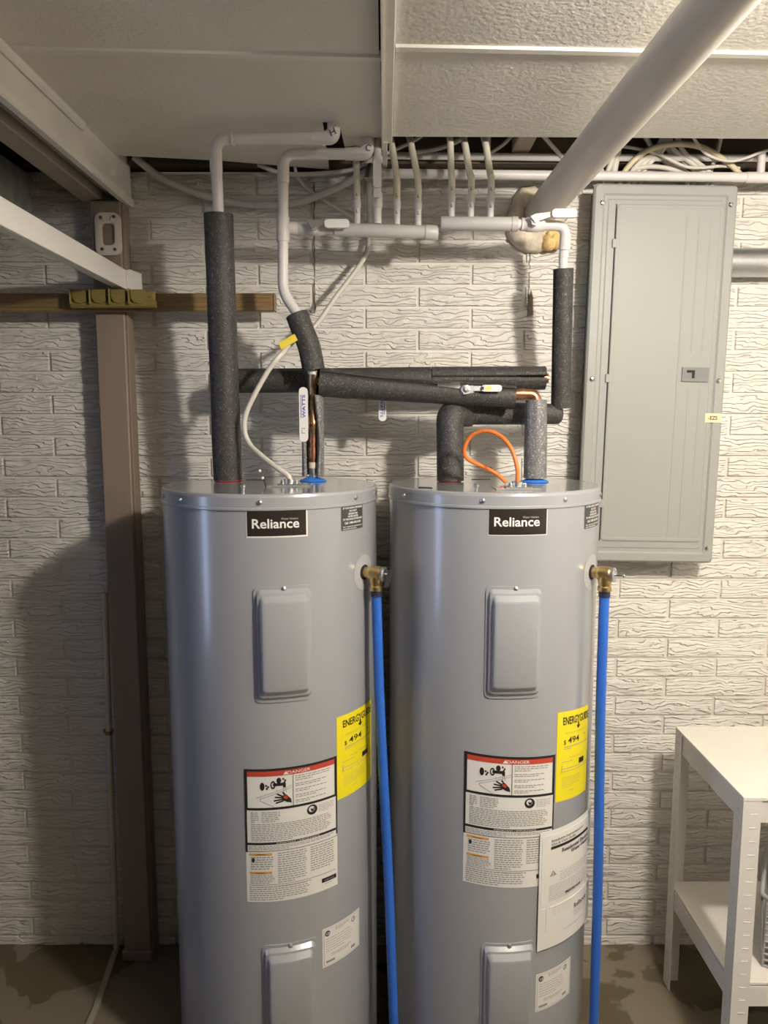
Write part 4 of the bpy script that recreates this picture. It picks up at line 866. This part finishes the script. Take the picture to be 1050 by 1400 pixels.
for z in (.075, -.03): MB().box(.096, .150, -.0997, -.0985, z-.001, z+.001).build('door_rib', 'panel', door, local=True)
for z in (.372, .0, -.36): MB().box(-.143, -.130, -.1015, -.0955, z-.012, z+.012, .0015).build('hinge', 'panel', door, local=True)
def hole_plate(x0, x1, z0, z1, hx0, hx1, hz0, hz1, y0, y1):
    b = MB(); b.box(x0, hx0, y0, y1, z0, z1); b.box(hx1, x1, y0, y1, z0, z1); b.box(hx0, hx1, y0, y1, z0, hz0); b.box(hx0, hx1, y0, y1, hz1, z1); return b
la = hole_plate(.074, .150, -.006, .034, .087, .110, .003, .026, -.1035, -.0975).build('latch', 'latch', door, local=True)
MB().box(.087, .110, -.0990, -.0980, .003, .026).build('latch_recess', 'latch', la, local=True)
MB().box(.104, .1098, -.1032, -.0991, .0035, .0255).build('latch_hook', 'gap', la, local=True)
MB().box(.0872, .104, -.1032, -.0991, .0205, .0255).build('latch_hook', 'gap', la, local=True)
for x, z in ((-.176, .480), (.181, .480), (-.181, -.003), (.181, -.003), (.181, -.487), (-.181, -.487)):
    MB().lathe([(.0075, 0), (.0072, .003), (.004, .006), (0, .0065)], (x, -.098, z), (0,-1,0), 12).build('screw', 'chrome', t, local=True)
b = MB(); b.box(.149, .197, -.1002, -.0982, -.121, -.095); tp = b.build('tape_label', 'tape', t, local=True)
p = Sheet(lambda u, v: V(.171+u, -.1007, -.108+v)); p.text('ink', '-EZS', 0, 0, width=.026, h=.011, bold=.02); b = p.b['ink']; b.build('lettering', 'ink', tp, local=True)

t = thing('round_conduit', 'galvanised round metal conduit entering the breaker panel from the right', 'conduit', (1.2, 2.165, 2.13))
b = MB(); b.tube([(.962, 2.172, 2.164), (1.7, 2.172, 2.164)], .040, 28); b.build('pipe', 'galv', t)
MB().tube([(.962, 2.172, 2.164), (.975, 2.172, 2.164)], .046, 20).build('lock_ring', 'galv', t)

# ------------------------------------------------------------------ white metal shelf
t = thing('shelf_unit', 'white slotted-angle metal shelf unit with two boards, lower right', 'shelf', (1.2, 1.86, 0))
X0, X1, Y0, Y1, ZT, ZM = .862, 1.62, 1.655, 2.066, .812, .330
def angle(cx, cy, sx, sy):
    b = MB(); w_, th = .044, .003
    a, c = sorted((cx, cx+sx*w_)); e, f = sorted((cy, cy+sy*th)); b.box(a, c, e, f, 0, ZT-.004)
    a, c = sorted((cx, cx+sx*th)); e, f = sorted((cy, cy+sy*w_)); b.box(a, c, e+(th if sy > 0 else 0), f-(0 if sy > 0 else th), 0, ZT-.004)
    po = b.build('post', 'white', t)
    for i in range(22):
        z = ZT-.035-.035*i
        if z < .02: break
        if sy > 0:
            x = cx+sx*.026; q = MB(); q.box(x-.0085, x+.0085, cy-.0012, cy+.001, z-.0045, z-.001, .0006); q.build('slot_lip', 'plew', po)
            q = MB(); q.box(x-.008, x+.008, cy-.0004, cy+.001, z-.001, z+.0016); q.build('slot', 'beige', po)
        if sx > 0:
            y = cy+sy*.024; q = MB(); q.box(cx-.0005, cx+.001, y-.007, y+.007, z-.002, z+.0010); q.build('slot', 'beige', po)
    return po
angle(X0, Y0, 1, 1); angle(X0, Y1, 1, -1); angle(X1, Y0, -1, 1); angle(X1, Y1, -1, -1)
MB().box(X0-.001, X1+.001, Y0-.001, Y1+.001, ZT-.004, ZT+.006, .001).build('top_board', 'board', t)
MB().box(X0+.004, X1-.004, Y0+.004, Y1-.004, ZM-.008, ZM, .001).build('lower_board', 'board', t)
for z in (ZT-.006, ZM-.010):
    for x in (X0+.0032, X1-.0052): MB().box(x, x+.002, Y0+.006, Y1-.006, z-.055, z, .0004).build('side_beam', 'white', t)
    for y in (Y0+.0032, Y1-.0052): MB().box(X0+.006, X1-.006, y, y+.002, z-.055, z, .0004).build('long_beam', 'white', t)
# grey mesh basket on the lower board, right end out of the frame
t = thing('mesh_basket', 'grey perforated basket on the lower shelf board, at the right edge', 'basket', (.966, 1.712, ZM), rot=(0, 0, R(-30)))
BW, BD, BH = .10, .25, .19
def basket_wall(a, c, up):
    b = MB(); a, c = V(*a), V(*c); n = max(5, int((c-a).length/.016)); m = 11
    for i in range(n+1): p = a.lerp(c, i/n); b.tube([p, p+V(*up)], .0032, 5)
    for j in range(m+1): q = V(*up)*(j/m); b.tube([a+q, c+q], .0032, 5)
    return b.build('mesh_side', 'basket', t, local=True, kind='stuff')
basket_wall((0, 0, .004), (0, BD, .004), (-.012, 0, BH)); basket_wall((0, 0, .004), (BW, 0, .004), (0, -.008, BH)); basket_wall((0, BD, .004), (BW, BD, .004), (0, .008, BH)); basket_wall((BW, 0, .004), (BW, BD, .004), (.012, 0, BH))
MB().box(0, BW, 0, BD, .0005, .006, .002).build('base', 'basket', t, local=True)
b = MB(); z_ = BH+.004; b.tube(fillet([(BW/2, -.008, z_), (-.012, -.008, z_), (-.012, BD+.008, z_), (BW+.012, BD+.008, z_), (BW+.012, -.008, z_), (BW/2, -.008, z_)], .018), .006, 8); b.build('rim', 'basket', t, local=True)
